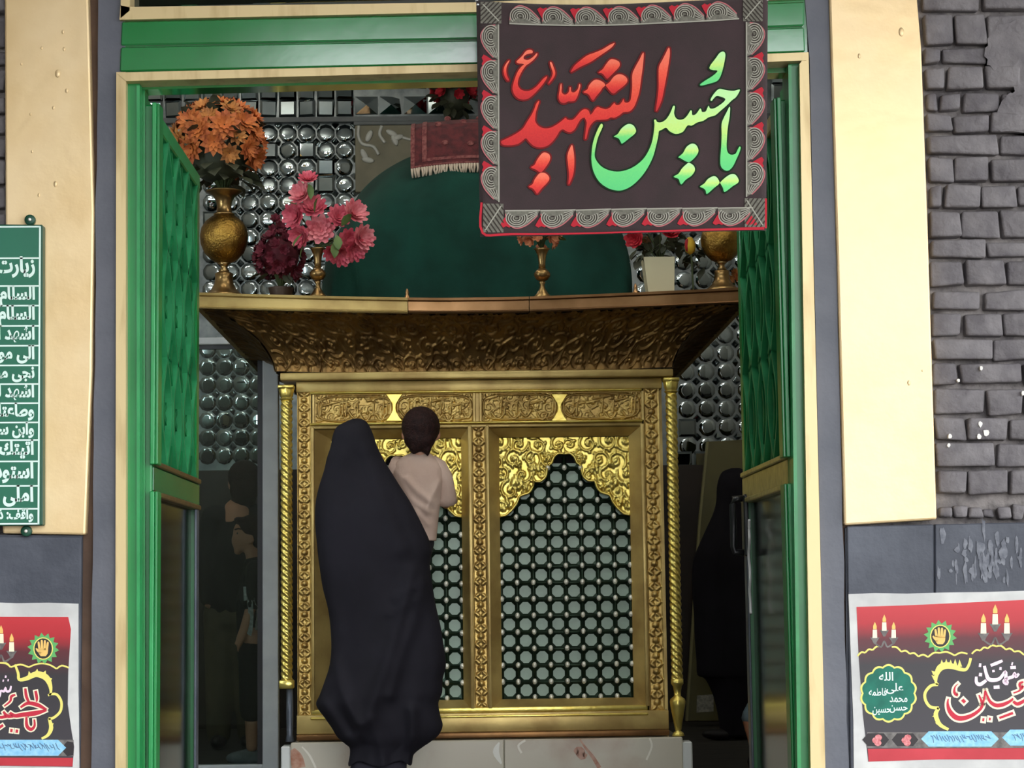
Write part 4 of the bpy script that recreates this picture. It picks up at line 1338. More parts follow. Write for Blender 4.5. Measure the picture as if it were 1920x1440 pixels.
# bottom, top, left, right runs
for k in range(7):
    f = lambda a, b, o, k=k: c_(o)(947 + k * 66.4 + a * 0.985, 394 - 0.7 * k + b * 0.92 - 0.02 * a)
    motif(f); heart(f, 0)
heart(lambda a, b, o: c_(o)(947 + 7 * 66.4 + a, 390 + b * 0.92), -4)
for k in range(7):
    def f(a, b, o, k=k):
        px = 955 + k * 61.5 + a * 0.92
        return c_(o)(px, btop(px) + 41 - b * 0.95)
    motif(f)
    if k: heart(f, 0)
for k in range(5):
    f = lambda a, b, o, k=k: c_(o)(936 - b * 0.92 + 0.2 * k, 46 + k * 66.5 + a)
    motif(f)
    if k: heart(f, 0)
for k in range(5):
    f = lambda a, b, o, k=k: c_(o)(1398 + b * 0.95, 42 + k * 65.5 + a * 0.98)
    motif(f)
    if k: heart(f, 0)
def corner(x0, x1, y0, y1, d):
    obj('corner_patch', poly_vf([[(x0, y0), (x1, y0), (x1, y1), (x0, y1)]], c_(0.0010)), M_GREYB, ban)
    D, L = [], []
    n = 9
    for k in range(1, n):
        t = k / n * 2
        a = (lerp(x0, x1, min(t, 1)), y0 if t <= 1 else lerp(y0, y1, t - 1))
        b = (x0 if t <= 1 else lerp(x0, x1, t - 1), lerp(y0, y1, min(t, 1)))
        if t > 1:
            a = (x1, lerp(y0, y1, t - 1))
            b = (lerp(x0, x1, t - 1), y1)
        q = [a, b]
        if d < 0:
            q = [(x0 + x1 - p[0], p[1]) for p in q]
        D.append([(q[0][0], q[0][1], 2.2), ((q[0][0] + q[1][0]) / 2, (q[0][1] + q[1][1]) / 2, 2.8), (q[1][0], q[1][1], 2.2)])
    obj('corner_hatching', strokes_vf(D, c_(0.0018), 2), M_DKL, ban)
    dg = [(x0 + 4, y0 + 4, 2), ((x0 + x1) / 2, (y0 + y1) / 2, 2.2), (x1 - 4, y1 - 4, 2)]
    if d < 0:
        dg = [(x0 + x1 - a, b, w) for a, b, w in dg]
    obj('corner_thread', strokes_vf([dg], c_(0.0024), 2), M_LINE, ban)
    e = [(x0 - 2, y0, 2.5), (x0 - 2, y1, 2.5)]
corner(901, 940, 4, 44, 1)
corner(1393, 1430, -2, 40, -1)
corner(906, 944, 382, 436, -1)
corner(1396, 1434, 372, 426, 1)
obj('border_piping', strokes_vf([[(903, 380, 4), (905, 437, 4.5), (960, 439, 4), (1170, 436, 3), (1433, 428, 5)], [(1436, 428, 4), (1436, 372, 4)]], c_(0.0013), 4), M_REDB, ban)
# cords that tie the banner up to the lintel
for px, s in ((896, -1), (1438, 1)):
    p = at(px, btop(px) + 2, YN)
    obj('tie_cord', tube([(p.x, YN + wave(px, 0), p.z - 0.01), (p.x + 0.01 * s, YN + 0.08, p.z + 0.06), (p.x + 0.03 * s, -0.045, p.z + 0.14)], 0.004, 6), M_CORD, ban, True)

# ------------------------------------------------------------------ green notice board
YS = -0.085
M_SIGN = mat('green_board', (28, 112, 84), (24, 104, 78), rough=0.4, scale=3)
M_SIGNE = mat('dark_green_board_edge', (20, 72, 52), rough=0.5)
M_TXT = mat('pale_mint_lettering', (226, 250, 240), rough=0.6)
sb = empty('notice_board', tuple(at(-40, 985, YS)))
tag(sb, 'green notice board with white Arabic lines on the gold pilaster', 'sign')
obj('panel', bevel_vf(pprism([(-150, 419), (80, 421), (80, 985), (-150, 988)], YS, YS + 0.035), 0.003), M_SIGNE, sb)
obj('face', pprism([(-149, 422), (77, 423), (75, 984), (-149, 986)], YS - 0.0012, YS + 0.002), M_SIGN, sb)
def onsign(px, py):
    p = at(px, py, YS - 0.0024)
    return tuple(p)
lines = [425, 484, 536, 573, 611, 648, 685, 720, 756, 792, 825, 865, 911, 954, 982]
for y in lines:
    x1 = 75 - (y - 425) * 0.005
    obj('rule', strokes_vf([[(-145, y + 1, 3), (x1, y, 3)]], onsign, 1), M_TXT, sb)
obj('rule', strokes_vf([[(75, 424, 3.4), (72, 983, 3.4)]], onsign, 2), M_TXT, sb)
TXT = ['زیارت نامه', 'السلام علیک', 'السلام علیک', 'اشهد انک', 'الی مولا', 'نجی مص', 'اشهد لی', 'وطاعتک', 'وابن سید', 'اتیتک زا', 'استودعک', 'املی الی', 'واقف: ذاک']
for k, s in enumerate(TXT):
    y0, y1 = lines[k + 1], lines[k + 2]
    v, f = text_vf(s, 0.040)
    sc = (y1 - y0) * (0.74 if k == 0 else 0.86)
    sc = min(sc, 37)
    bx_ = 67 - (y0 - 425) * 0.008
    by = y0 + 0.66 * (y1 - y0)
    if k == 0:
        by = y0 + 0.5 * (y1 - y0)
    obj('inscription', ([onsign(bx_ + p[0] * sc * 0.86, by - p[1] * sc * 1.06) for p in v], f), M_TXT, sb)
for px, py in ((57, 413), (50, 996)):
    p = at(px, py, -0.05)
    q = obj('mounting_lug', join(lathe([(0.015, 0), (0.015, 0.012), (0.012, 0.014)], 14, (0, 0, 0))), M_SIGNE, sb, True)
    q.data.transform(Matrix.Translation((p.x, -0.046, p.z)) @ Matrix.Rotation(PI / 2, 4, 'X'))
    obj('screw', sphere((p.x, -0.061, p.z), (0.005, 0.003, 0.005), 8, 6), M_BALL, q, True)

# ------------------------------------------------------------------ printed posters on white paper
M_PAPER = mat('torn_white_paper', (214, 214, 210), (190, 190, 188), rough=0.8, scale=9)
M_YEL = mat('yellow_print', (238, 226, 120), rough=0.7)
M_RTX = mat('crimson_print', (196, 40, 62), rough=0.7)
M_CRM = mat('cream_print', (250, 236, 206), rough=0.7)
M_LPK = mat('pale_pink_print', (250, 220, 236), rough=0.7)
M_BLUE = mat('sky_blue_print', (128, 192, 228), (160, 212, 236), rough=0.7, scale=90)
M_NAVY = mat('slate_blue_print', (86, 122, 158), rough=0.7)
M_TEAL = mat('teal_print', (22, 116, 96), (16, 100, 84), rough=0.7, scale=30)
M_LEAFG = mat('leaf_green_print', (98, 176, 102), rough=0.7)
M_DKP = mat('charcoal_print', (40, 34, 36), rough=0.6)
M_GREYP = mat('grey_band_print', (128, 124, 120), (90, 86, 84), rough=0.7, scale=50)
M_REDP = mat('red_band_print', (196, 50, 62), (182, 40, 52), rough=0.55, scale=8)
M_FLAME = mat('flame_print', (240, 196, 110), rough=0.7)
YP = -0.0405
def poster(label, paper, field, ztop, zmid):
    e = empty('wall_poster', tuple(at(sum(p[0] for p in paper) / len(paper), max(p[1] for p in paper), YP)))
    tag(e, label, 'poster')
    obj('paper', pprism(paper, YP, -0.0375), M_PAPER, e)
    za, zb = at(field[0][0], ztop, YP).z, at(field[0][0], zmid, YP).z
    m = ramp_mat('poster_field_print', [(0.0, (58, 54, 60)), (0.60, (46, 42, 46)), (0.76, (92, 30, 38)), (0.86, (178, 32, 42)), (1.0, (196, 44, 52))], speck=0.02, rough=0.5)
    obj('printed_field', pprism(field, YP - 0.0006, YP - 0.0001), m, e)
    return e
def pp(off):
    return lambda px, py: tuple(at(px, py, YP - off))
def add_st(e, nm, st, m, off, n=4, grow=0.0):
    obj(nm, strokes_vf(st, pp(off), n, grow), m, e)
def add_po(e, nm, po, m, off):
    obj(nm, poly_vf(po, pp(off)), m, e)
def rosette(e, cx, cy, r):
    pts = []
    for k in range(28):
        a = 2 * PI * k / 28 + 0.11
        q = r * (1.0 if k % 2 == 0 else 0.76)
        pts.append((cx + q * math.cos(a), cy + q * math.sin(a)))
    add_po(e, 'hand_rosette', [pts], M_LEAFG, 0.0012)
    add_po(e, 'rosette_centre', [[(cx + 0.62 * r * math.cos(a), cy + 0.70 * r * math.sin(a)) for a in np.linspace(0, 6.28, 20)[:-1]]], M_YEL, 0.0015)
    add_po(e, 'rosette_centre', [[(cx + 0.55 * r * math.cos(a), cy + 0.64 * r * math.sin(a)) for a in np.linspace(0, 6.28, 20)[:-1]]], M_DKP, 0.0018)
    f = [[(cx + d * r, cy + 0.1 * r, 0.15 * r), (cx + d * 1.3 * r, cy - h * r, 0.13 * r), (cx + d * 1.35 * r, cy - (h + 0.08) * r, 0.05 * r)] for d, h in ((-0.22, 0.36), (-0.07, 0.46), (0.08, 0.44), (0.22, 0.34))]
    f.append([(cx - 0.15 * r, cy + 0.3 * r, 0.16 * r), (cx - 0.36 * r, cy + 0.1 * r, 0.13 * r), (cx - 0.44 * r, cy - 0.02 * r, 0.08 * r)])
    f.append([(cx, cy - 0.02 * r, 0.62 * r), (cx, cy + 0.3 * r, 0.56 * r), (cx, cy + 0.48 * r, 0.3 * r)])
    add_st(e, 'printed_hand', f, M_FLAME, 0.0021, 3)
def candles(e, cx, cy, s):
    """Three printed candles on a small stand; cx, cy is the foot."""
    for dx, dy in ((-18, 0), (0, -14), (18, 0)):
        x, y = cx + dx * s, cy - 14 * s + dy * s
        add_po(e, 'candle', [[(x - 4.5 * s, y), (x + 4.5 * s, y), (x + 4 * s, y - 16 * s), (x - 4 * s, y - 16 * s)]], M_CRM, 0.0016)
        add_po(e, 'flame', [[(x - 3.4 * s, y - 17 * s), (x + 3.4 * s, y - 17 * s), (x + 3.4 * s, y - 23 * s), (x, y - 31 * s), (x - 3.4 * s, y - 23 * s)]], M_FLAME, 0.0016)
        add_po(e, 'candle_cup', [[(x - 9 * s, y - 1 * s), (x + 9 * s, y - 1 * s), (x + 5 * s, y + 5 * s), (x + 2 * s, y + 11 * s), (x - 2 * s, y + 11 * s), (x - 5 * s, y + 5 * s)]], M_GREYP, 0.0014)
    add_st(e, 'candle_stand', [[(cx - 18 * s, cy - 4 * s, 3), (cx - 6 * s, cy + 3 * s, 3.4), (cx, cy - 8 * s, 3), (cx + 6 * s, cy + 3 * s, 3.4), (cx + 18 * s, cy - 4 * s, 3)]], M_GREYP, 0.0013)
def band(e, x0, x1, y0, y1, slope=0.0):
    add_po(e, 'ornament_band', [[(x0, y0), (x1, y0 + slope), (x1, y1 + slope), (x0, y1)]], M_GREYP, 0.0010)
def cartouche(e, x0, x1, y0, y1, m):
    d = (y1 - y0) / 2
    add_po(e, 'blue_cartouche', [[(x0, y0 + d), (x0 + d, y0), (x1 - d, y0), (x1, y0 + d), (x1 - d, y1), (x0 + d, y1)]], m, 0.0014)
    r = random.Random(int(x0))
    st = []
    x = x0 + d + 3
    while x < x1 - d - 4:
        st.append([(x, y0 + r.uniform(6, 10), 1.6), (x + r.uniform(2, 5), y0 + r.uniform(10, 16), 1.8), (x + r.uniform(5, 9), y0 + r.uniform(12, 22), 1.2)])
        x += r.uniform(3.5, 6)
    add_st(e, 'small_print', st, M_NAVY, 0.0018, 2)

# right poster
rp_field = [(1606, 1138), (1700, 1135), (1980, 1122), (1980, 1424), (1760, 1424), (1628, 1428), (1618, 1340), (1610, 1230)]
rp = poster('torn red and black poster with green medallion beside the slate surround', [(1591, 1114), (1640, 1112), (1700, 1113), (1770, 1111), (1850, 1110), (2000, 1105), (2000, 1540), (1602, 1540), (1600, 1350), (1596, 1250)], rp_field, 1136, 1425)
rosette(rp, 1763, 1193, 31)
candles(rp, 1658, 1210, 0.98)
candles(rp, 1866, 1205, 1.22)
sc_ = []
x = 1608
for k, (xa_, xb_, ya_, yb_) in enumerate(((1608, 1622, 1230, 1224), (1622, 1636, 1224, 1219), (1636, 1652, 1219, 1213), (1672, 1690, 1213, 1222), (1690, 1706, 1222, 1226), (1706, 1722, 1226, 1231), (1722, 1740, 1231, 1232), (1740, 1762, 1232, 1224), (1762, 1790, 1224, 1229), (1790, 1814, 1229, 1226), (1822, 1838, 1226, 1220), (1838, 1852, 1220, 1216), (1852, 1868, 1216, 1212), (1868, 1886, 1212, 1218), (1886, 1902, 1218, 1222), (1902, 1920, 1222, 1228), (1920, 1936, 1228, 1224))):
    sc_.append([(xa_, ya_, 3.0), ((xa_ + xb_) / 2, (ya_ + yb_) / 2 - 4, 3.4), (xb_, yb_, 3.0)])
for s in sc_:
    add_st(rp, 'scallop', [s], M_YEL, 0.0012)
k7 = lambda x, y: (1720 + x / 7.2, 1220 + y / 7.2)
fr_ = [[(720, 100, 36), (700, 180, 36), (660, 250, 40), (600, 255, 50), (500, 220, 70), (400, 200, 90), (310, 230, 90), (260, 320, 60), (250, 420, 36), (280, 460, 34)],
       [(280, 460, 36), (190, 470, 40), (120, 540, 40), (100, 610, 40), (120, 690, 40), (180, 760, 40), (290, 775, 44)],
       [(290, 775, 40), (250, 850, 60), (270, 940, 60), (320, 1010, 50), (420, 1065, 36)]]
add_st(rp, 'yellow_frame', [[k7(a, b) + (w / 7.2,) for a, b, w in s] for s in fr_], M_YEL, 0.0013)
spk = [[(300 + 60 * i, 210 - 8 * math.sin(i)), (330 + 60 * i, 120 - 10 * (i % 2)), (365 + 60 * i, 215)] for i in range(5)] + [[(215, 330), (190, 270), (270, 290)], [(225, 400), (190, 330), (260, 350)], [(240, 900), (200, 890), (250, 850)], [(265, 1000), (240, 970), (290, 960)]]
for s in spk:
    add_po(rp, 'crest_leaf', [[k7(*q) for q in s]], M_YEL, 0.0014)
BIG = [[(420, 640, 30), (410, 720, 50), (440, 820, 74), (520, 900, 84), (620, 912, 80), (740, 872, 66), (840, 800, 56), (880, 730, 50), (858, 660, 46), (828, 590, 34)],
       [(870, 740, 40), (905, 640, 44), (918, 530, 40)], [(915, 530, 36), (945, 610, 44), (985, 690, 58), (1060, 738, 68), (1150, 730, 68), (1240, 690, 56), (1300, 640, 40)],
       [(1290, 680, 50), (1350, 720, 64), (1420, 690, 60), (1470, 650, 44)], [(1460, 690, 50), (1540, 720, 64), (1640, 680, 60), (1740, 600, 50), (1800, 500, 40)],
       [(558, 440, 24), (510, 490, 34), (500, 560, 50), (530, 600, 50), (540, 570, 40)],
       [(600, 655, 60), (650, 705, 60)], [(870, 930, 56), (912, 935, 58)], [(958, 920, 56), (1000, 925, 50)], [(1100, 912, 48), (1300, 838, 52)],
       [(1440, 420, 40), (1385, 440, 50), (1390, 490, 50), (1430, 480, 44), (1380, 540, 40), (1290, 575, 34)]]
BIG = [[k7(a, b) + (w / 7.2,) for a, b, w in s] for s in BIG]
add_st(rp, 'calligraphy_outline', BIG, M_CRM, 0.0015, 4, 5.0)
add_st(rp, 'calligraphy', BIG, M_RTX, 0.0021, 4, -2.2)
SM = [[(905, 205, 40), (930, 310, 44), (965, 385, 54), (1050, 395, 52), (1120, 370, 44), (1190, 280, 36), (1195, 380, 50), (1205, 440, 60), (1165, 410, 40), (1230, 370, 46), (1290, 350, 44), (1312, 300, 32), (1330, 350, 44), (1372, 310, 32)],
      [(990, 200, 40), (1080, 165, 44), (1150, 135, 34)], [(795, 350, 34), (800, 430, 46), (850, 455, 50), (930, 400, 40)], [(850, 170, 30), (845, 220, 34)], [(855, 300, 40), (850, 345, 44)],
      [(1270, 175, 40), (1290, 180, 44)], [(1255, 230, 40), (1330, 225, 44)], [(1030, 495, 44), (1110, 490, 48)], [(1025, 260, 32), (1030, 290, 34)], [(1125, 220, 30), (1120, 260, 34)]]
add_st(rp, 'calligraphy', [[k7(a, b) + (w / 7.2,) for a, b, w in s] for s in SM], M_LPK, 0.0021)
# green medallion with small white words
def scallop(cx, cy, rx, ry, n, a):
    return [(cx + rx * (1 + a * abs(math.sin(n * t / 2))) * math.cos(t), cy + ry * (1 + a * abs(math.sin(n * t / 2))) * math.sin(t)) for t in np.linspace(0, 2 * PI, 12 * n + 1)[:-1]]
add_po(rp, 'medallion_rim', [scallop(1666, 1300, 50, 51, 14, 0.08)], M_YEL, 0.0012)
add_po(rp, 'medallion', [scallop(1666, 1300, 46.5, 47.5, 14, 0.08)], M_TEAL, 0.0015)
for s, x, y, q in (('الله', 1676, 1276, 22), ('علی', 1694, 1296, 21), ('فاطمه', 1663, 1304, 19), ('محمد', 1702, 1316, 21), ('حسن', 1702, 1332, 19), ('حسین', 1670, 1336, 21)):
    v, f = text_vf(s, 0.015)
    mx_ = min(p[0] for p in v)
    k_ = min(1.0, 34 / (abs(mx_) * q))
    obj('medallion_text', ([tuple(at(x + p[0] * q * k_, y - p[1] * q + (x - 1666) * 0.0, YP - 0.0019)) for p in v], f), M_TXT, rp)
band(rp, 1626, 1985, 1373, 1402)
for cx in (1642, 1697):
    add_po(rp, 'flower_cartouche', [[(cx - 25, 1387), (cx - 15, 1375), (cx + 15, 1375), (cx + 25, 1387), (cx + 15, 1399), (cx - 15, 1399)]], M_DKP, 0.0013)
    for dx, dy in ((-6, 0), (5, -4), (4, 6), (0, 1)):
        add_po(rp, 'printed_flower', [[(cx + dx + 7 * math.cos(a), 1387 + dy + 6 * math.sin(a)) for a in np.linspace(0, 6.28, 9)[:-1]]], mat('rose_print', (226, 150, 150), (196, 96, 100), rough=0.7, scale=160), 0.0016 + 0.0001 * dx)
cartouche(rp, 1727, 1873, 1371, 1400, M_BLUE)
cartouche(rp, 1879, 2000, 1368, 1398, M_BLUE)
add_po(rp, 'red_band', [[(1627, 1404), (1985, 1402), (1985, 1424), (1760, 1424), (1629, 1428)]], M_REDP, 0.0012)

# left poster
lp = poster('torn red and black poster under the notice board', [(-150, 1131), (-20, 1129), (30, 1131), (90, 1130), (147, 1132), (147, 1300), (150, 1540), (-150, 1540)], [(-140, 1156), (128, 1157), (133, 1180), (128, 1260), (127, 1320), (134, 1370), (139, 1400), (136, 1438), (-140, 1434)], 1156, 1436)
rosette(lp, 81, 1216, 30)
candles(lp, 2, 1237, 1.1)
k3 = lambda x, y: (x / 3.27, 1000 + y / 3.27)
for s in [[(-30, 1244, 3), (-14, 1240, 3), (0, 1243, 3.2)], [(0, 1243, 3), (12, 1244, 4), (20, 1251, 3)], [(20, 1251, 3), (38, 1246, 3.4), (54, 1251, 3)], [(54, 1251, 3), (66, 1246, 3), (80, 1244, 3), (94, 1247, 3.2), (106, 1254, 3)], [(106, 1254, 3), (116, 1248, 3.2), (129, 1252, 3)]]:
    add_st(lp, 'scallop', [s], M_YEL, 0.0012)
add_st(lp, 'yellow_frame', [[(28, 1246, 4), (34, 1262, 5), (36, 1274, 6), (50, 1272, 8), (68, 1264, 11), (86, 1270, 12), (94, 1285, 8), (95, 1300, 4), (90, 1304, 4)],
                            [(92, 1302, 4), (106, 1302, 5), (115, 1316, 5), (113, 1334, 5), (100, 1346, 5), (91, 1347, 5)], [(92, 1347, 5), (96, 1364, 8), (90, 1378, 6), (78, 1385, 4)]], M_YEL, 0.0013)
for s in [[(52, 1268), (54, 1258), (60, 1266)], [(62, 1264), (70, 1254), (74, 1264)], [(76, 1264), (86, 1257), (86, 1268)], [(86, 1268), (98, 1272), (92, 1282)], [(94, 1356), (101, 1356), (96, 1366)]]:
    add_po(lp, 'crest_leaf', [s], M_YEL, 0.0014)
LB = [[(286, 1082, 14), (230, 1052, 26), (170, 1042, 22), (125, 1068, 14)], [(286, 1084, 14), (220, 1102, 30), (140, 1112, 28), (90, 1118, 24), (60, 1098, 16)], [(80, 1120, 20), (45, 1120, 22), (20, 1092, 14)], [(40, 1122, 20), (0, 1128, 20), (-40, 1110, 18)],
      [(155, 950, 16), (162, 1000, 20), (180, 1040, 14)], [(218, 965, 18), (226, 1010, 18), (224, 1035, 8)], [(95, 990, 12), (70, 1000, 18), (62, 1030, 14), (25, 1060, 10)],
      [(162, 1125, 14), (165, 1180, 22), (190, 1202, 22), (212, 1180, 16), (210, 1140, 12)], [(62, 1208, 22), (78, 1210, 22)], [(95, 1212, 22), (112, 1214, 20)], [(-10, 1195, 20), (20, 1175, 16)]]
LB = [[k3(a, b) + (w / 3.27,) for a, b, w in s] for s in LB]
add_st(lp, 'calligraphy_outline', LB, M_CRM, 0.0015, 4, 4.4)
add_st(lp, 'calligraphy', LB, M_RTX, 0.0021, 4, -0.4)
LS = [[(68, 935, 10), (60, 965, 14), (40, 968, 14), (34, 945, 10), (24, 970, 14), (6, 965, 12), (-4, 1000, 14), (-30, 1000, 14)], [(30, 878, 14), (40, 880, 14)], [(16, 902, 14), (24, 904, 12)], [(46, 900, 14), (54, 902, 12)]]
add_st(lp, 'calligraphy', [[k3(a, b) + (w / 3.27,) for a, b, w in s] for s in LS], M_LPK, 0.0021)
band(lp, -140, 138, 1387, 1418)
cartouche(lp, -40, 124, 1387, 1417, M_BLUE)
add_po(lp, 'flower_cartouche', [[(114, 1404), (126, 1390), (138, 1392), (138, 1416), (126, 1418)]], M_DKP, 0.0013)
add_po(lp, 'red_band', [[(-140, 1420), (137, 1421), (136, 1437), (-140, 1434)]], M_REDP, 0.0012)

# ------------------------------------------------------------------ green cloth over the tomb, and the rug on it
M_GCLOTH = mat('dark_green_cloth', (18, 62, 52), (13, 48, 40), rough=0.9, scale=5, bump=0.12, bscale=260, spec=0.2)
DX, DY0, DY1 = 0.045, 3.05, 5.0
HWID, HTOP = 0.735, 0.93
def dome(u, w):
    """u 0..1 across from left foot to right foot, w 0..1 from front to back."""
    a = PI * (1 - u)
    y = DY0 + (DY1 - DY0) * w
    e = min(1.0, math.sin(PI * min(max(w, 0.0), 1.0)) ** 0.30 if 0 < w < 1 else 0.0)
    c_, s_ = math.cos(a), math.sin(a)
    x = DX + HWID * (0.80 + 0.20 * e) * math.copysign(abs(c_) ** 0.86, c_)
    z = HTOP * e * abs(s_) ** 0.82
    k = 0.012 * math.sin(9 * u * PI + 3 * math.sin(4 * w)) * (1 - abs(s_) ** 2 * 0.4) * e
    fold = 0.010 * math.sin(23 * u + 14 * w)
    if w < 0.5:
        dz = z / HTOP
        for u0, sl, am, wd in ((0.30, 0.22, 0.050, 0.028), (0.42, 0.14, 0.035, 0.022), (0.62, -0.10, 0.035, 0.025), (0.76, -0.16, 0.045, 0.03), (0.17, 0.10, 0.03, 0.02)):
            g_ = (u - (u0 + sl * dz)) / wd
            fold -= 1.7 * am * math.exp(-g_ * g_) * (1 - dz) * e
    return (x + k, y + fold, ZR + 0.022 + max(0, z + k * 0.6))
NU, NV = 150, 50
V = [dome(i / NU, j / NV) for j in range(NV + 1) for i in range(NU + 1)]
F = [(j * (NU + 1) + i, (j + 1) * (NU + 1) + i, (j + 1) * (NU + 1) + i + 1, j * (NU + 1) + i + 1) for j in range(NV) for i in range(NU)]
gc = obj('tomb_cloth', (V, F), M_GCLOTH, None, True)
tag(gc, 'dark green cloth draped over the dome on the shrine roof', 'cloth')
# loose hem lying at the front foot of the cloth
hp = [(-0.64, 0), (-0.4, 0.01), (-0.1, -0.012), (0.2, 0.01), (0.45, -0.008), (0.72, 0.0)]
obj('hem', tube([(x, DY0 - 0.02 + dy, ZR + 0.030 + sag(x)) for x, dy, _ in cr([(a, b, 0) for a, b in hp], 6)], 0.022, 8), M_GCLOTH, gc, True)

M_RUG = mat('maroon_rug', (88, 36, 38), (64, 27, 30), rough=0.95, scale=30, lo=0.4, hi=0.6, bump=0.3, bscale=200)
M_RUG2 = mat('rose_rug_border', (128, 78, 74), (88, 36, 38), rough=0.95, scale=80)
M_FRINGE = mat('cream_fringe', (184, 170, 152), rough=0.9)
rug = empty('prayer_rug', (0.0, 3.5, ZR + 0.85))
tag(rug, 'small maroon patterned rug with cream fringe on top of the green cloth', 'rug')
def rug_pt(u, v, off=0.0):
    """u across, v 0 at the front hem to 1 at the back."""
    x = -0.255 + 0.52 * u
    prof_ = [(3.245, 0.690), (3.255, 0.78), (3.30, 0.885), (3.45, 0.945), (3.75, 0.968), (4.1, 0.968)]
    t = v * (len(prof_) - 1)
    i = min(int(t), len(prof_) - 2)
    y = prof_[i][0] + (prof_[i + 1][0] - prof_[i][0]) * (t - i)
    z = prof_[i][1] + (prof_[i + 1][1] - prof_[i][1]) * (t - i)
    z -= 0.10 * ((x - DX) / 0.6) ** 2
    return (x, y - off, ZR + 0.035 + z + off)
def rug_patch(nm, u0, u1, v0, v1, m, off, nu=12, nv=14):
    V = [rug_pt(u0 + (u1 - u0) * i / nu, v0 + (v1 - v0) * j / nv, off) for j in range(nv + 1) for i in range(nu + 1)]
    F = [(j * (nu + 1) + i, j * (nu + 1) + i + 1, (j + 1) * (nu + 1) + i + 1, (j + 1) * (nu + 1) + i) for j in range(nv) for i in range(nu)]
    n_ = len(V)
    V += [(x, y + 0.008, z - 0.008) for x, y, z in V]
    F += [tuple(n_ + q for q in reversed(f)) for f in F]
    obj(nm, (V, F), m, rug)
rug_patch('pile', 0, 1, 0, 1, M_RUG, 0.0)
for u0, u1, v0, v1 in ((0.0, 0.035, 0, 1), (0.10, 0.14, 0.06, 1), (0.10, 1.0, 0.05, 0.08), (0.0, 1.0, 0.0, 0.02)):
    rug_patch('border_stripe', u0, u1, v0, v1, M_RUG2, 0.0025, 8, 12)
rr = random.Random(5)
for i in range(46):
    p = rug_pt((i + 0.5) / 46, 0.0)
    obj('fringe_tassel', tube([p, (p[0] + rr.uniform(-0.004, 0.004), p[1] - 0.004, p[2] - 0.02), (p[0] + rr.uniform(-0.008, 0.008), p[1] - 0.002, p[2] - 0.042)], [0.006, 0.0055, 0.004], 5), M_FRINGE, rug, True)
for u, v in ((0.30, 0.22), (0.52, 0.20), (0.74, 0.22), (0.24, 0.42), (0.46, 0.45), (0.7, 0.4), (0.32, 0.6), (0.6, 0.62)):
    p = rug_pt(u, v, 0.004)
    obj('rug_motif', sphere(p, (0.016, 0.004, 0.012), 6, 4), M_RUG2, rug)

# ------------------------------------------------------------------ vases and flowers
M_VASE = mat('engraved_brass_vase', (168, 132, 62), (124, 94, 44), rough=0.32, metal=1.0, scale=26, bump=0.5, bscale=120)
M_VASE2 = mat('polished_brass_vase', (166, 136, 88), (128, 102, 62), rough=0.28, metal=0.9, scale=8)
def big_vase(x, y, z, s, label):
    e = empty('brass_vase', (x, y, z))
    tag(e, label, 'vase')
    K = lambda L: [(r * s, h * s) for r, h in L]
    obj('foot', lathe(K([(0.088, 0), (0.090, 0.008), (0.076, 0.018), (0.056, 0.035), (0.042, 0.06), (0.038, 0.085), (0.040, 0.105), (0.028, 0.112)]), 28, (x, y, z)), M_VASE2, e, True)
    obj('stem', lathe(K([(0.018, 0.108), (0.024, 0.118), (0.014, 0.130), (0.018, 0.142), (0.03, 0.152)]), 20, (x, y, z)), M_VASE2, e, True)
    obj('bulb', lathe(K([(0.022, 0.150), (0.055, 0.165), (0.084, 0.195), (0.100, 0.235), (0.104, 0.270), (0.097, 0.305), (0.080, 0.332), (0.056, 0.352), (0.040, 0.362)]), 32, (x, y, z)), M_VASE, e, True)
    nk = obj('neck', lathe(K([(0.044, 0.356), (0.034, 0.372), (0.031, 0.395), (0.034, 0.420), (0.046, 0.442), (0.070, 0.458), (0.080, 0.462), (0.078, 0.466), (0.060, 0.460), (0.03, 0.43)]), 28, (x, y, z)), M_VASE2, e, True)
    obj('collar', lathe(K([(0.040, 0.358), (0.047, 0.364), (0.040, 0.370)]), 24, (x, y, z)), M_VASE2, nk, True)
    return e
def small_vase(x, y, z, label):
    e = empty('brass_vase', (x, y, z))
    tag(e, label, 'vase')
    obj('foot', lathe([(0.036, 0), (0.036, 0.005), (0.024, 0.018), (0.012, 0.038), (0.009, 0.055), (0.014, 0.062), (0.009, 0.070)], 20, (x, y, z)), M_VASE2, e, True)
    obj('bowl', lathe([(0.010, 0.068), (0.024, 0.076), (0.034, 0.090), (0.034, 0.102), (0.024, 0.114), (0.015, 0.122)], 20, (x, y, z)), M_VASE2, e, True)
    obj('trumpet', lathe([(0.014, 0.120), (0.014, 0.145), (0.018, 0.175), (0.028, 0.198), (0.034, 0.204), (0.026, 0.198), (0.012, 0.16)], 20, (x, y, z)), M_VASE2, e, True)
    return e
def petal_mesh(name, m, n, L, w, layers, cup=0.25, pointed=True):
    V, F = [], []
    for l in range(layers):
        k = 1 - 0.27 * l
        lift = 0.35 * l + cup
        for i in range(n):
            a = 2 * PI * (i + 0.5 * l) / n
            b = len(V)
            prof_ = ((0.08, 0.25), (0.45, 1.0), (0.75, 0.8 if not pointed else 0.6), (1.0, 0.35 if not pointed else 0.02))
            for t, ww in prof_:
                r = L * k * t
                z = L * k * (lift * t * t + 0.05 * l)
                hw_ = w * k * ww / 2
                for s in (-1, 1):
                    V.append((r * math.cos(a) - s * hw_ * math.sin(a), r * math.sin(a) + s * hw_ * math.cos(a), z + (0.1 * L * k * ww)))
            for t in range(3):
                F.append((b + 2 * t, b + 2 * t + 2, b + 2 * t + 3, b + 2 * t + 1))
    me = mesh(name, (V, F), False)
    me.materials.append(m)
    return me
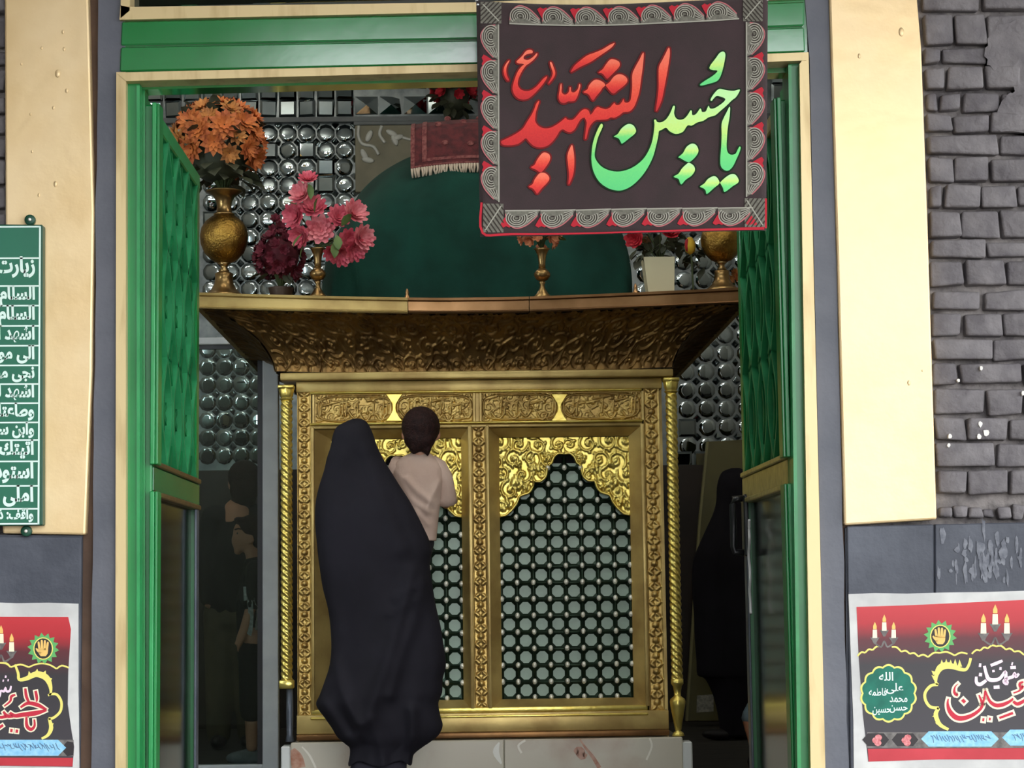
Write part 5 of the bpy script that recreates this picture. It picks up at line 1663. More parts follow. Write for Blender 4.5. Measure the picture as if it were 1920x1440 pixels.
M_ORANGE = mat('orange_petal', (196, 112, 50), (158, 76, 34), rough=0.7, scale=20)
M_ORANGE2 = mat('ochre_petal', (190, 126, 60), (150, 92, 46), rough=0.7, scale=20)
M_PINKF = mat('pink_petal', (222, 112, 128), (196, 70, 92), rough=0.7, scale=26)
M_PINKL = mat('pale_pink_petal', (232, 150, 156), (206, 92, 108), rough=0.7, scale=26)
M_MAR = mat('maroon_petal', (112, 24, 44), (70, 16, 28), rough=0.7, scale=20)
M_REDF = mat('red_petal', (196, 36, 52), (146, 24, 36), rough=0.7, scale=20)
M_YELF = mat('yellow_petal', (226, 190, 54), (206, 160, 40), rough=0.7, scale=20)
M_PEACH = mat('peach_petal', (212, 140, 96), (186, 104, 70), rough=0.7, scale=20)
M_LEAF = mat('dark_leaf', (62, 66, 46), (44, 48, 34), rough=0.6, scale=12)
M_LEAF2 = mat('green_leaf', (98, 120, 62), (72, 96, 46), rough=0.6, scale=12)
FL = {'poinsettia': petal_mesh('poinsettia', M_ORANGE, 10, 0.062, 0.034, 3, 0.2, True),
      'poinsettia_ochre': petal_mesh('poinsettia_ochre', M_ORANGE2, 9, 0.055, 0.030, 3, 0.25, True),
      'carnation': petal_mesh('carnation', M_PINKF, 10, 0.058, 0.036, 5, 0.45, False),
      'carnation_pale': petal_mesh('carnation_pale', M_PINKL, 10, 0.056, 0.034, 5, 0.55, False),
      'maroon_bloom': petal_mesh('maroon_bloom', M_MAR, 7, 0.026, 0.020, 3, 0.6, False),
      'red_rose': petal_mesh('red_rose', M_REDF, 7, 0.034, 0.030, 4, 0.7, False),
      'peach_bloom': petal_mesh('peach_bloom', M_PEACH, 7, 0.026, 0.022, 3, 0.6, False)}
def leafmesh(name, m, L, w):
    V = [(0, 0, 0)]
    for t, k in ((0.3, 0.8), (0.6, 1.0), (0.85, 0.55)):
        V += [(-w * k / 2, L * t, 0.08 * L * math.sin(t * 3)), (0, L * t, 0.02 * L), (w * k / 2, L * t, 0.08 * L * math.sin(t * 3))]
    V.append((0, L, -0.06 * L))
    F = [(0, 1, 2), (0, 2, 3), (1, 4, 5, 2), (2, 5, 6, 3), (4, 7, 8, 5), (5, 8, 9, 6), (7, 10, 8), (8, 10, 9)]
    me = mesh(name, (V, F), True)
    me.materials.append(m)
    return me
LF = leafmesh('dark_leaf', M_LEAF, 0.085, 0.05)
LF2 = leafmesh('green_leaf', M_LEAF2, 0.08, 0.045)
M_STEM = mat('flower_stem', (70, 84, 48), rough=0.7)
def aim(d, spin):
    return (Vector(d).normalized().to_track_quat('Z', 'Y').to_matrix() @ Matrix.Rotation(spin, 3, 'Z')).to_euler()
def bouquet(name, base, label, blooms, leaves, core=None, cat='flowers', stem_r=0.004):
    """blooms: (mesh key, point, direction, scale); leaves: (mesh, point, direction, scale)."""
    e = empty(name, base)
    tag(e, label, cat)
    r = random.Random(len(label))
    if core:
        c, rad, m = core
        obj('foliage_core', sphere(c, rad, 14, 9), m, e, True)
    for k, p, d, s in blooms:
        q = Vector(p) - Vector(d).normalized() * 0.03
        b = inst('bloom', FL[k], e, p, aim(d, r.uniform(0, 6)), s)
        mid = (Vector(base) + q) / 2 + Vector((0, 0, 0.02))
        obj('stem', tube([base, tuple(mid), tuple(q)], stem_r, 5), M_STEM, e, True)
    for m, p, d, s in leaves:
        inst('leaf', m, e, p, aim(d, r.uniform(0, 6)).to_matrix().to_4x4().to_euler() if False else (Vector(d).normalized().to_track_quat('Y', 'Z').to_matrix() @ Matrix.Rotation(r.uniform(-0.6, 0.6), 3, 'Y')).to_euler(), s)
    return e
def hemi(c, rx, ry, rz, n, r, keys, s0, s1, zmin=-0.35, front=True):
    out = []
    g = PI * (3 - 5 ** 0.5)
    for i in range(n):
        z = 1 - (1 - zmin) * (i + 0.5) / n
        q = math.sqrt(max(0, 1 - z * z))
        a = i * g
        d = Vector((q * math.cos(a), q * math.sin(a), z))
        p = (c[0] + rx * d.x + r.uniform(-0.008, 0.008), c[1] + ry * d.y, c[2] + rz * d.z + r.uniform(-0.008, 0.008))
        out.append((r.choice(keys), p, (d.x, d.y * 1.0 - 0.15, d.z), r.uniform(s0, s1)))
    return out
YV = 2.66
ZV = ZR + 0.004
def sagv(x):
    return sag(x + math.copysign(0.06, x))
p = at(420, 548, YV)
zc = ZV + sagv(p.x)
big_vase(p.x, YV, zc, 0.97, 'tall engraved brass vase holding orange flowers at the end of the shrine roof')
r5 = random.Random(11)
bc = at(409, 266, YV)
bl = hemi((bc.x, YV, bc.z), 0.180, 0.16, 0.165, 48, r5, ['poinsettia', 'poinsettia', 'poinsettia_ochre'], 0.85, 1.15, -0.55)
lv = [(LF, (bc.x + 0.11 * math.cos(a), YV + 0.11 * math.sin(a), bc.z - 0.11 - 0.025 * (i % 3)), (math.cos(a), math.sin(a), -0.5), r5.uniform(0.9, 1.3)) for i, a in enumerate(np.linspace(0, 6.28, 30))]
lv += [(LF, tuple(Vector((bc.x, YV, bc.z)) + Vector(q) * 0.13), q, r5.uniform(0.7, 1.1)) for q in [tuple(Vector((r5.uniform(-1, 1), r5.uniform(-1, 0.3), r5.uniform(-0.3, 1))).normalized()) for _ in range(26)]]
bouquet('flower_bouquet', (p.x, YV, zc + 0.44), 'full bouquet of orange star flowers in the tall brass vase', bl, lv, ((bc.x, YV, bc.z - 0.02), (0.155, 0.14, 0.155), M_LEAF))
# pink carnations
YW = 2.56
p = at(596, 551, YW)
zc = ZV + sagv(p.x)
small_vase(p.x, YW, zc, 'slim brass vase holding pink carnations beside the dark red bunch')
def px_blooms(lst, Y):
    out = []
    for k, x, y, dx, dz, s in lst:
        q = at(x, y, Y)
        out.append((k, (q.x, Y, q.z), (dx, -0.9, dz), s))
    return out
PB = px_blooms([('carnation', 578, 338, 0, 0.8, 0.72), ('carnation_pale', 568, 366, -0.4, 0.3, 0.95), ('carnation', 556, 405, -0.6, 0, 1.0), ('carnation', 588, 392, 0, 0.4, 1.0), ('carnation_pale', 601, 432, 0, 0, 1.15), ('carnation', 565, 440, -0.5, -0.4, 0.9),
                ('carnation', 634, 408, 0.3, 0.2, 0.9), ('carnation_pale', 662, 402, 0.6, 0.4, 1.05), ('carnation', 650, 450, 0.5, -0.2, 0.9), ('carnation_pale', 676, 446, 0.7, 0, 1.0), ('carnation', 640, 474, 0.4, -0.7, 0.95), ('carnation', 664, 466, 0.6, -0.5, 0.9), ('carnation', 622, 472, 0.2, -0.6, 0.7)], YW)
PL = []
for x, y, dx, dz in ((583, 375, -0.1, 1), (590, 400, 0.2, 1), (566, 438, -0.5, -0.8), (570, 455, -0.2, -1), (632, 440, 0.1, -0.9), (640, 425, 0.5, 0.6), (560, 385, -1, 0.2), (625, 455, 0.1, -1)):
    q = at(x, y, YW - 0.05)
    PL.append((LF2, (q.x, YW - 0.05, q.z), (dx, -0.2, dz), 0.85))
bouquet('flower_bouquet', (p.x, YW, zc + 0.20), 'loose bunch of pink carnations in a slim brass vase', PB, PL)
# dark red bunch in a low pot
Yd = 2.70
p = at(527, 549, Yd)
zc = ZV + sagv(p.x)
pot = obj('flower_pot', lathe([(0.040, 0), (0.042, 0.006), (0.052, 0.05), (0.054, 0.056), (0.046, 0.05), (0.030, 0.02)], 20, (p.x, Yd, zc)), mat('dark_pot', (60, 44, 34), rough=0.5), None, True)
tag(pot, 'low dark flower pot under the dark red bunch', 'pot')
bc = at(525, 480, Yd)
r6 = random.Random(14)
bl = hemi((bc.x, Yd, bc.z), 0.092, 0.09, 0.095, 46, r6, ['maroon_bloom'], 0.9, 1.25, -0.9)
q = at(517, 412, Yd)
bl += [('maroon_bloom', (q.x + dx, Yd, q.z + dz), (dx * 8, -0.9, 0.4), 0.9) for dx, dz in ((0, 0), (0.02, -0.03), (-0.008, -0.045), (0.03, -0.06))]
bouquet('flower_bouquet', (p.x, Yd, zc + 0.04), 'dense dark red bunch of small flowers beside the pink carnations', bl, [(LF, (bc.x + 0.07 * math.cos(a), Yd - 0.04, bc.z - 0.08), (math.cos(a), -0.3, -0.5), 0.8) for a in (0.2, 1.2, 2.2, 3.0, 5.0)], ((bc.x, Yd, bc.z), (0.08, 0.075, 0.085), M_MAR))
# slim vase with peach flowers half hidden by the banner
p = at(1017, 548, YW)
zc = ZV + sagv(p.x)
small_vase(p.x, YW, zc, 'slim brass vase holding peach flowers below the hanging banner')
bc = at(1014, 438, YW)
r7 = random.Random(4)
bouquet('flower_bouquet', (p.x, YW, zc + 0.20), 'small peach flowers in a slim brass vase below the banner', hemi((bc.x, YW, bc.z), 0.075, 0.06, 0.06, 22, r7, ['peach_bloom'], 0.85, 1.2, -0.7), [(LF2, (bc.x + 0.06, YW, bc.z - 0.02), (1, -0.2, -0.2), 0.6), (LF2, (bc.x - 0.03, YW, bc.z + 0.02), (-1, -0.2, 0.2), 0.6)])
# square white pot with red roses
Yp = 2.60
a0, a1 = at(1216, 540, Yp), at(1264, 540, Yp)
t0, t1 = at(1207, 486, Yp), at(1265, 481, Yp)
zc = ZV + sagv(a0.x)
d0, d1 = (a1.x - a0.x), (t1.x - t0.x)
v = []
for x0, x1, z, dd in ((a0.x, a1.x, zc, d0), (t0.x, t1.x, t1.z, d1)):
    v += [(x0, Yp, z), (x1, Yp, z), (x1, Yp + dd, z), (x0, Yp + dd, z)]
v += [(t0.x + 0.006, Yp + 0.006, t1.z), (t1.x - 0.006, Yp + 0.006, t1.z), (t1.x - 0.006, Yp + d1 - 0.006, t1.z), (t0.x + 0.006, Yp + d1 - 0.006, t1.z)]
v += [(x, y, z - 0.03) for x, y, z in v[8:12]]
f = [(3, 2, 1, 0)] + [(i, (i + 1) % 4, 4 + (i + 1) % 4, 4 + i) for i in range(4)] + [(4 + i, 4 + (i + 1) % 4, 8 + (i + 1) % 4, 8 + i) for i in range(4)] + [(8 + i, 8 + (i + 1) % 4, 12 + (i + 1) % 4, 12 + i) for i in range(4)] + [(12, 13, 14, 15)]
wp = obj('flower_pot', (v, f), mat('cream_pot', (198, 192, 158), rough=0.5))
tag(wp, 'square cream flower pot tapering down, holding red roses', 'pot')
base = ((a0.x + a1.x) / 2, Yp + 0.06, t1.z - 0.02)
RB = px_blooms([('red_rose', 1192, 449, -0.4, 0, 1.25), ('red_rose', 1255, 437, 0.1, 0.4, 1.35), ('red_rose', 1215, 425, 0, 0.6, 1.0), ('red_rose', 1278, 420, 0.4, 0.6, 1.0), ('red_rose', 1240, 415, 0, 1, 0.9)], Yp)
RL = []
for i in range(20):
    x, y = 1195 + (i * 37) % 95, 445 + (i * 23) % 38
    q = at(x, y, Yp + 0.03)
    RL.append((LF, (q.x, Yp + 0.03, q.z), (math.cos(i * 2.1), -0.4, math.sin(i * 1.3)), 0.5))
for i in range(46):
    q = at(1186 + (i * 53) % 140, 452 + (i * 31) % 60, Yp + 0.26)
    RL.append((LF, (q.x, Yp + 0.24 + 0.004 * (i % 7), q.z), (math.cos(i * 1.7), -0.5, math.sin(i * 2.3)), 0.8))
bouquet('flower_bouquet', base, 'red roses with dark leaves in the square cream pot', RB, RL, stem_r=0.003)
# yellow tulip in its own small bunch
q = at(1294, 462, 2.7)
e = empty('tulip', (q.x + 0.01, 2.7, ZV + sagv(q.x)))
tag(e, 'single yellow and red tulip standing behind the cream pot', 'flower')
obj('bloom', lathe([(0.004, -0.035), (0.020, -0.022), (0.024, 0.0), (0.019, 0.022), (0.010, 0.038)], 6, (q.x, 2.7, q.z)), M_YELF, e, True)
obj('petal', sphere((q.x - 0.014, 2.69, q.z + 0.004), (0.010, 0.010, 0.028), 8, 6), M_REDF, e, True)
obj('stem', tube([(q.x + 0.01, 2.7, ZV + sagv(q.x)), (q.x + 0.004, 2.7, q.z - 0.03)], 0.004, 6), M_STEM, e)
p = at(1354, 536, 2.62)
zc = ZV + sagv(p.x)
big_vase(p.x, 2.62, zc, 0.82, 'engraved brass vase half hidden by the banner at the end of the shrine roof')
bc = at(1354, 350, 2.62)
bouquet('flower_bouquet', (p.x, 2.62, zc + 0.385), 'orange star flowers behind the banner in the half hidden brass vase', hemi((bc.x, 2.62, zc + 0.50), 0.13, 0.12, 0.10, 18, r7, ['poinsettia', 'poinsettia_ochre'], 0.85, 1.1, -0.2), [], ((bc.x, 2.62, zc + 0.49), (0.10, 0.09, 0.08), M_LEAF))
q = at(1378, 514, 2.72)
og = px_blooms([('poinsettia_ochre', 1378, 512, 0.3, 0, 0.42), ('poinsettia_ochre', 1371, 524, 0, 0, 0.38), ('poinsettia', 1384, 520, 0.5, 0, 0.4)], 2.74)
bouquet('flower_bouquet', (q.x, 2.74, ZV + sagv(q.x)), 'few small ochre flowers lying behind the foot of the half hidden vase', og, [])
# trailing red plant high on the back wall
q = at(852, 170, YB - 0.12)
r8 = random.Random(9)
hb_ = hemi((q.x, YB - 0.16, q.z), 0.13, 0.10, 0.13, 26, r8, ['red_rose'], 1.0, 1.4, -0.5)
hl_ = [(LF, tuple(Vector((q.x, YB - 0.16, q.z - 0.03)) + Vector(d_) * 0.12), d_, r8.uniform(0.8, 1.2)) for d_ in [tuple(Vector((r8.uniform(-1, 1), r8.uniform(-1, 0), r8.uniform(-1, 0.5))).normalized()) for _ in range(30)]]
hp_ = bouquet('hanging_plant', (q.x, YB - 0.08, q.z - 0.16), 'hanging plant with red flowers high on the mirror wall', hb_, hl_, ((q.x, YB - 0.15, q.z - 0.04), (0.10, 0.08, 0.12), M_LEAF), 'plant')
obj('wall_basket', lathe([(0.02, 0), (0.06, 0.04), (0.075, 0.12)], 14, (q.x, YB - 0.09, q.z - 0.20)), M_LEAF, hp_, True)

# ------------------------------------------------------------------ white framed glass partition
YG = 4.2
M_WALU = mat('white_aluminium', (206, 212, 214), (192, 198, 202), rough=0.35, scale=8)
gp = empty('glass_partition', tuple(at(440, 1440, YG)))
tag(gp, 'white aluminium framed glass partition standing beside the golden shrine', 'partition')
zg0, zg1 = 0.0, XZ(440, 632, YG)[1]
xg1, xg0 = XZ(522, 1000, YG)[0], XZ(492, 1000, YG)[0]
xgl = -2.9
obj('upright', bbox(xg0, xg1, YG, YG + 0.06, zg0, zg1, 0.006, 2), M_WALU, gp)
obj('upright', bbox(xgl - 0.08, xgl, YG, YG + 0.06, zg0, zg1, 0.006, 2), M_WALU, gp)
obj('top_bar', bbox(xgl, xg0 + 0.002, YG, YG + 0.06, zg1 - 0.036, zg1, 0.006, 2), M_WALU, gp)
obj('bottom_bar', bbox(xgl, xg0 + 0.002, YG, YG + 0.06, zg0, XZ(440, 1434, YG)[1], 0.006, 2), M_WALU, gp)
obj('pane', box(xgl, xg0, YG + 0.026, YG + 0.034, 0.02, zg1 - 0.02), glass_mat('clear_partition_glass', (222, 230, 226), 0.05), gp)
obj('gasket', join(box(xg0 - 0.026, xg0, YG + 0.018, YG + 0.042, 0.03, zg1 - 0.03)), M_BLACK, gp)
obj('gasket', join(box(xgl, xg0, YG + 0.018, YG + 0.042, zg1 - 0.056, zg1 - 0.034)), M_BLACK, gp)
obj('clear_clip', bbox(xg0 + 0.06, xg1 + 0.02, YG - 0.02, YG, XZ(512, 688, YG)[1], XZ(512, 660, YG)[1], 0.006), mat('clear_plastic', (150, 158, 152), rough=0.2), gp)

# ------------------------------------------------------------------ people
M_CHADOR = mat('black_chador', (30, 28, 36), (24, 22, 29), rough=0.82, scale=6, bump=0.1, bscale=500, spec=0.25)
M_CHADOR2 = mat('navy_black_skirt', (44, 42, 54), (36, 34, 45), rough=0.85, scale=5, bump=0.1, bscale=400)
M_SKIN = mat('skin', (206, 152, 124), (196, 140, 112), rough=0.55, scale=20)
M_HAIR = mat('dark_brown_hair', (48, 27, 24), (32, 18, 17), rough=0.7, spec=0.2, scale=60, bump=0.5, bscale=160)
M_SHOE = mat('black_shoe', (24, 22, 24), rough=0.5)
def robe(name, rows, Y, m, parent, depth=0.62, n=72, steps=90, fold=0.03, nf=7, seed=1, hem=None, twist=0.0, back=0.0, creases=()):
    """Cloth around a standing body from (row pixel, left pixel, right pixel, depth factor) rows."""
    R = cr(rows, max(2, steps // len(rows)))
    r = random.Random(seed)
    ph = [r.uniform(0, 6.28) for _ in range(6)]
    V = []
    zs = [at((a + b) / 2, y, Y).z for y, a, b, _ in R]
    z0, z1 = zs[-1], zs[0]
    for k, (y, xl_, xr_, dp) in enumerate(R):
        p, q = at(xl_, y, Y), at(xr_, y, Y)
        cx, hw_ = (p.x + q.x) / 2, (q.x - p.x) / 2
        t = (z1 - zs[k]) / (z1 - z0)
        for i in range(n):
            a = 2 * PI * i / n
            ca, sa = math.cos(a), math.sin(a)
            g = fold * t * (0.55 * math.sin(nf * a + ph[0] + twist * t) + 0.3 * math.sin((2 * nf + 1) * a + ph[1] - 3 * t) + 0.35 * math.sin(3 * a + ph[2] + 5 * t)) * abs(sa) ** 0.6
            rx = hw_ * math.copysign(abs(ca) ** 0.92, ca)
            ry = (hw_ ** 0.6) * 0.42 * depth * dp * math.copysign(abs(sa) ** 0.92, sa)
            zz = zs[k]
            if hem and t > 0.75:
                zz += hem(a, cx + rx) * ((t - 0.75) / 0.25) ** 2
            push = 0.0
            if sa < 0 and creases:
                px_ = xl_ + (xr_ - xl_) * (1 + rx / hw_) / 2
                for path, am, wd in creases:
                    dmin = 1e9
                    for (ax, ay), (bx_, by_) in zip(path, path[1:]):
                        L2 = (bx_ - ax) ** 2 + (by_ - ay) ** 2
                        tt = min(1, max(0, ((px_ - ax) * (bx_ - ax) + (y - ay) * (by_ - ay)) / L2))
                        dmin = min(dmin, math.hypot(px_ - ax - tt * (bx_ - ax), y - ay - tt * (by_ - ay)))
                    if dmin < 4 * wd:
                        push += am * math.exp(-(dmin / wd) ** 2)
            V.append((cx + rx * (1 + g * 0.25), Y + back * t + ry * (1 + g * 2.2) - push * abs(sa), zz))
    F = []
    L = len(R)
    for k in range(L - 1):
        for i in range(n):
            j = (i + 1) % n
            F.append((k * n + i, (k + 1) * n + i, (k + 1) * n + j, k * n + j))
    F.append(tuple(range(n)))
    F.append(tuple((L - 1) * n + i for i in range(n - 1, -1, -1)))
    return obj(name, (V, F), m, parent, True)
# --- the woman in the doorway of the shrine, seen from behind
YWm = 2.33
w_ = empty('person', tuple(at(705, 1509, YWm)))
w_.location.z = 0
tag(w_, 'woman in a long black chador facing the shrine, carrying a boy on her arm', 'person')
rows = [(785, 662, 676, 0.5), (790, 650, 686, 0.8), (800, 632, 693, 1.0), (816, 624, 700, 1.1), (837, 620, 707, 1.05), (858, 613, 717, 0.9), (880, 608, 730, 0.85), (912, 598, 750, 0.88), (940, 592, 768, 0.95), (966, 590.5, 782, 1), (992, 591.5, 795, 1), (1015, 594, 805, 1.0),
        (1037, 596, 809, 1.0), (1060, 599, 806, 1.0), (1100, 605, 811, 1.0), (1140, 615, 818, 1.0), (1180, 620, 827, 1.0), (1220, 621, 833, 1.02), (1250, 617, 836, 1.04), (1275, 609, 830, 1.06), (1300, 600, 829, 1.08), (1320, 593, 822, 1.06), (1345, 610, 826, 1.04), (1362, 622, 830, 1.0), (1378, 632, 823, 0.98), (1390, 646, 808, 0.96), (1398, 655, 795, 0.95), (1412, 656, 777, 0.95), (1430, 653, 773, 0.95)]
def hem1(a, x):
    return 0.010 * math.sin(5 * a)
CRE = [([(775, 1075), (750, 1170), (722, 1260), (692, 1340), (668, 1384)], 0.030, 13), ([(795, 1090), (778, 1160), (752, 1235), (735, 1300)], 0.022, 11), ([(628, 1240), (648, 1300), (672, 1352)], 0.026, 12),
       ([(742, 1122), (765, 1110), (798, 1092)], 0.016, 7), ([(730, 1150), (770, 1130), (806, 1110)], 0.014, 7), ([(775, 1330), (774, 1380), (772, 1430)], 0.035, 10), ([(700, 1345), (715, 1390), (722, 1430)], 0.02, 11), ([(640, 860), (625, 950), (618, 1060)], 0.014, 16), ([(690, 850), (720, 940), (752, 1030)], 0.012, 16), ([(602, 1300), (625, 1340), (650, 1380)], 0.02, 10)]
robe('chador', rows, YWm, M_CHADOR, w_, fold=0.045, nf=6, seed=5, twist=2.5, hem=hem1, creases=CRE, n=128, steps=160)
robe('skirt', [(1300, 668, 770, 0.7), (1385, 664, 766, 0.7), (1420, 660, 764, 0.75), (1445, 656, 762, 0.9), (1480, 652, 760, 1.0), (1496, 654, 758, 1.0)], YWm + 0.01, M_CHADOR2, w_, fold=0.06, nf=5, seed=8, steps=40)
for s in (-1, 1):
    q = at(708 + s * 30, 1500, YWm)
    obj('shoe', sphere((q.x, YWm + 0.06, 0.035), (0.042, 0.12, 0.034), 12, 8), M_SHOE, w_, True)
# her sleeve under the boy
q0, q1 = at(792, 1010, YWm + 0.1), at(800, 1040, YWm + 0.12)
# --- the boy on her arm
YBo = 2.52
s_ = mpx(YBo)
b_ = empty('person', tuple(at(790, 1010, YBo)))
tag(b_, 'small boy with dark hair and pale pink shirt carried on the arm of the woman', 'person')
def pb(px, py, dy=0.0):
    q = at(px, py, YBo + dy)
    return (q.x, YBo + dy, q.z)
hc = pb(789, 808)
obj_head = [(pb(789, 806), (0.070, 0.082, 0.086)), (pb(788, 826, 0.04), (0.056, 0.060, 0.058)), (pb(788, 822, 0.095), (0.012, 0.016, 0.014)), (pb(788, 838, 0.075), (0.020, 0.016, 0.010)), (pb(757, 815, 0.01), (0.010, 0.018, 0.025)), (pb(822, 815, 0.01), (0.010, 0.018, 0.025)),
            (pb(789, 822), 0.034, pb(786, 858, -0.01), 0.038), (pb(786, 868), 0.04, pb(790, 985), 0.05),
            (pb(754, 878), 0.03, pb(744, 905, 0.08), 0.028), (pb(742, 905, 0.08), 0.026, pb(752, 930, 0.2), 0.020),
            (pb(822, 884), 0.03, pb(838, 926, 0.02), 0.028), (pb(838, 926, 0.02), 0.026, pb(836, 945, 0.13), 0.020), (pb(836, 945, 0.13), 0.021, pb(838, 940, 0.19), 0.018),
            (pb(778, 1012, 0.02), 0.04, pb(745, 1020, 0.09), 0.038), (pb(745, 1010, 0.13), 0.046, pb(742, 1070, 0.14), 0.034), (pb(742, 1070, 0.14), 0.032, pb(745, 1090, 0.18), 0.024),
            (pb(792, 1012, 0.02), 0.04, pb(790, 1028, 0.14), 0.038), (pb(790, 1020, 0.14), 0.044, pb(784, 1080, 0.15), 0.032), (pb(784, 1080, 0.15), 0.030, pb(786, 1100, 0.19), 0.022)]
for k, dx in enumerate((-10, -4, 2, 8)):
    obj_head.append((pb(838 + dx * 0.7, 940, 0.19), 0.008, pb(839 + dx, 932 - 3 * (k in (1, 2)), 0.235), 0.006))
obj_head.append((pb(832, 944, 0.18), 0.008, pb(825, 938, 0.21), 0.007))
blob('body', obj_head, 0.007, M_SKIN, b_)
blob('hair', [(pb(789, 800, -0.008), (0.080, 0.092, 0.084)), (pb(787, 822, -0.045), (0.066, 0.048, 0.055)), (pb(800, 842, -0.055), 0.02, pb(802, 852, -0.045), 0.008), (pb(778, 838, -0.055), 0.026, pb(776, 846, -0.045), 0.014), (pb(790, 790, 0.05), (0.062, 0.04, 0.04))], 0.006, M_HAIR, b_)
M_SHIRT = mat('pale_pink_shirt', (208, 182, 166), (196, 168, 152), rough=0.85, scale=8, bump=0.2, bscale=60)
SCRE = [([(762, 900), (785, 925), (812, 945), (822, 950)], 0.012, 6), ([(775, 940), (800, 958), (818, 966)], 0.010, 5), ([(826, 905), (812, 930), (800, 960)], 0.014, 6), ([(785, 965), (805, 985)], 0.008, 5), ([(748, 890), (765, 930), (782, 965)], 0.008, 6)]
robe('shirt', [(845, 775, 800, 0.75), (850, 768, 806, 0.85), (857, 754, 815, 0.8), (866, 743, 826, 0.8), (880, 738, 834, 0.9), (900, 739, 834, 1.0), (925, 746, 830, 1.08), (950, 757, 825, 1.1), (975, 764, 822, 1.12), (995, 768, 820, 1.14), (1014, 770, 818, 1.14)], YBo, M_SHIRT, b_, depth=0.72, fold=0.02, nf=5, seed=2, creases=SCRE, n=96, steps=70)
sl = []
for side, pts_ in ((1, [((806, 864), 0.0, 0.030), ((820, 876), 0.0, 0.040), ((830, 896), 0.002, 0.042), ((834, 916), 0.006, 0.041), ((836, 932), 0.016, 0.043), ((837, 942), 0.026, 0.045), ((837, 943), 0.027, 0.034)]), (-1, [((752, 868), 0.0, 0.042), ((745, 885), 0.03, 0.044), ((742, 902), 0.07, 0.042)])):
    P3 = [pb(q[0], q[1], dy) for q, dy, _ in pts_]
    sv = obj('sleeve', tube(P3, [r_ for _, _, r_ in pts_], 18), M_SHIRT, b_, True)
blob('trousers', [(pb(788, 1012, 0.02), 0.05, pb(776, 1020, 0.07), 0.05), (pb(776, 1014, 0.02), 0.05, pb(745, 1012, 0.09), 0.056), (pb(745, 1012, 0.13), 0.054, pb(742, 1062, 0.14), 0.044), (pb(792, 1016, 0.02), 0.05, pb(790, 1030, 0.14), 0.048), (pb(790, 1030, 0.14), 0.048, pb(784, 1072, 0.15), 0.042)], 0.008, mat('dark_trousers', (44, 42, 50), rough=0.85), b_)
for px, py in ((746, 1094), (787, 1104)):
    q = pb(px, py, 0.20)
    obj('shoe', sphere(q, (0.026, 0.055, 0.024), 10, 7), M_SHOE, b_, True)
# --- woman farther back by the door, in a black chador
YR = 6.0
f_ = empty('person', tuple(at(1372, 1390, YR)))
f_.location.z = 0
tag(f_, 'woman in a black chador standing by the olive board near the door', 'person')
rows2 = [(878, 1370, 1388, 0.5), (884, 1355, 1400, 0.8), (896, 1348, 1410, 1.0), (915, 1344, 1414, 1.05), (940, 1343, 1416, 1.0), (965, 1336, 1422, 0.95), (1000, 1320, 1436, 0.95), (1050, 1300, 1444, 0.98), (1100, 1298, 1448, 1.0), (1150, 1301, 1446, 1.0), (1200, 1303, 1440, 0.98), (1240, 1306, 1436, 0.95), (1265, 1308, 1432, 0.92), (1272, 1322, 1430, 0.9), (1300, 1336, 1424, 0.8), (1330, 1344, 1416, 0.75), (1360, 1349, 1408, 0.72), (1380, 1350, 1406, 0.7)]
robe('chador', rows2, YR, M_CHADOR, f_, fold=0.05, nf=6, seed=3, steps=70)
for px, dy in ((1352, 0.0), (1392, 0.03)):
    q = at(px, 1392, YR)
    obj('shoe', sphere((q.x, YR + dy, 0.036), (0.11, 0.045, 0.035), 12, 8), M_SHOE, f_, True)
# --- boy behind the glass, in profile
YK = 4.75
def pk(px, py, dy=0.0):
    q = at(px, py, YK + dy)
    return (q.x, YK + dy, q.z)
k_ = empty('person', pk(465, 1425))
k_.location.z = 0
tag(k_, 'boy in a black printed shirt seen in profile behind the glass partition', 'person')
body = [(pk(466, 1001), (0.082, 0.066, 0.090)), (pk(452, 1014), (0.050, 0.052, 0.056)), (pk(438, 1010), (0.012, 0.012, 0.016)), (pk(440, 1004), (0.010, 0.010, 0.022), (0, 0.4, 0)), (pk(441, 1022), (0.012, 0.020, 0.010)), (pk(446, 1034), (0.022, 0.030, 0.018)), (pk(470, 1012, -0.064), (0.020, 0.008, 0.026)), (pk(470, 1012, 0.064), (0.020, 0.008, 0.026)),
        (pk(472, 1030), 0.038, pk(478, 1060), 0.042), (pk(478, 1065), 0.06, pk(480, 1190), 0.08),
        (pk(480, 1080, -0.11), 0.036, pk(470, 1140, -0.13), 0.030), (pk(470, 1140, -0.13), 0.028, pk(454, 1190, -0.13), 0.022), (pk(454, 1190, -0.13), 0.026, pk(448, 1206, -0.12), 0.020),
        (pk(482, 1080, 0.11), 0.036, pk(482, 1145, 0.13), 0.030), (pk(482, 1145, 0.13), 0.028, pk(472, 1195, 0.13), 0.022),
        (pk(478, 1190, -0.05), 0.066, pk(472, 1310, -0.05), 0.044), (pk(472, 1310, -0.05), 0.042, pk(472, 1400, -0.05), 0.030), (pk(484, 1190, 0.06), 0.066, pk(486, 1310, 0.06), 0.044), (pk(486, 1310, 0.06), 0.042, pk(486, 1400, 0.06), 0.030)]
for i, d_ in enumerate((-0.018, -0.006, 0.006, 0.018)):
    body.append((pk(449, 1204, -0.125 + d_), 0.008, pk(446, 1220 + 2 * (i in (1, 2)), -0.125 + d_), 0.006))
body.append((pk(446, 1198, -0.145), 0.008, pk(440, 1208, -0.145), 0.006))
blob('body', body, 0.008, M_SKIN, k_)
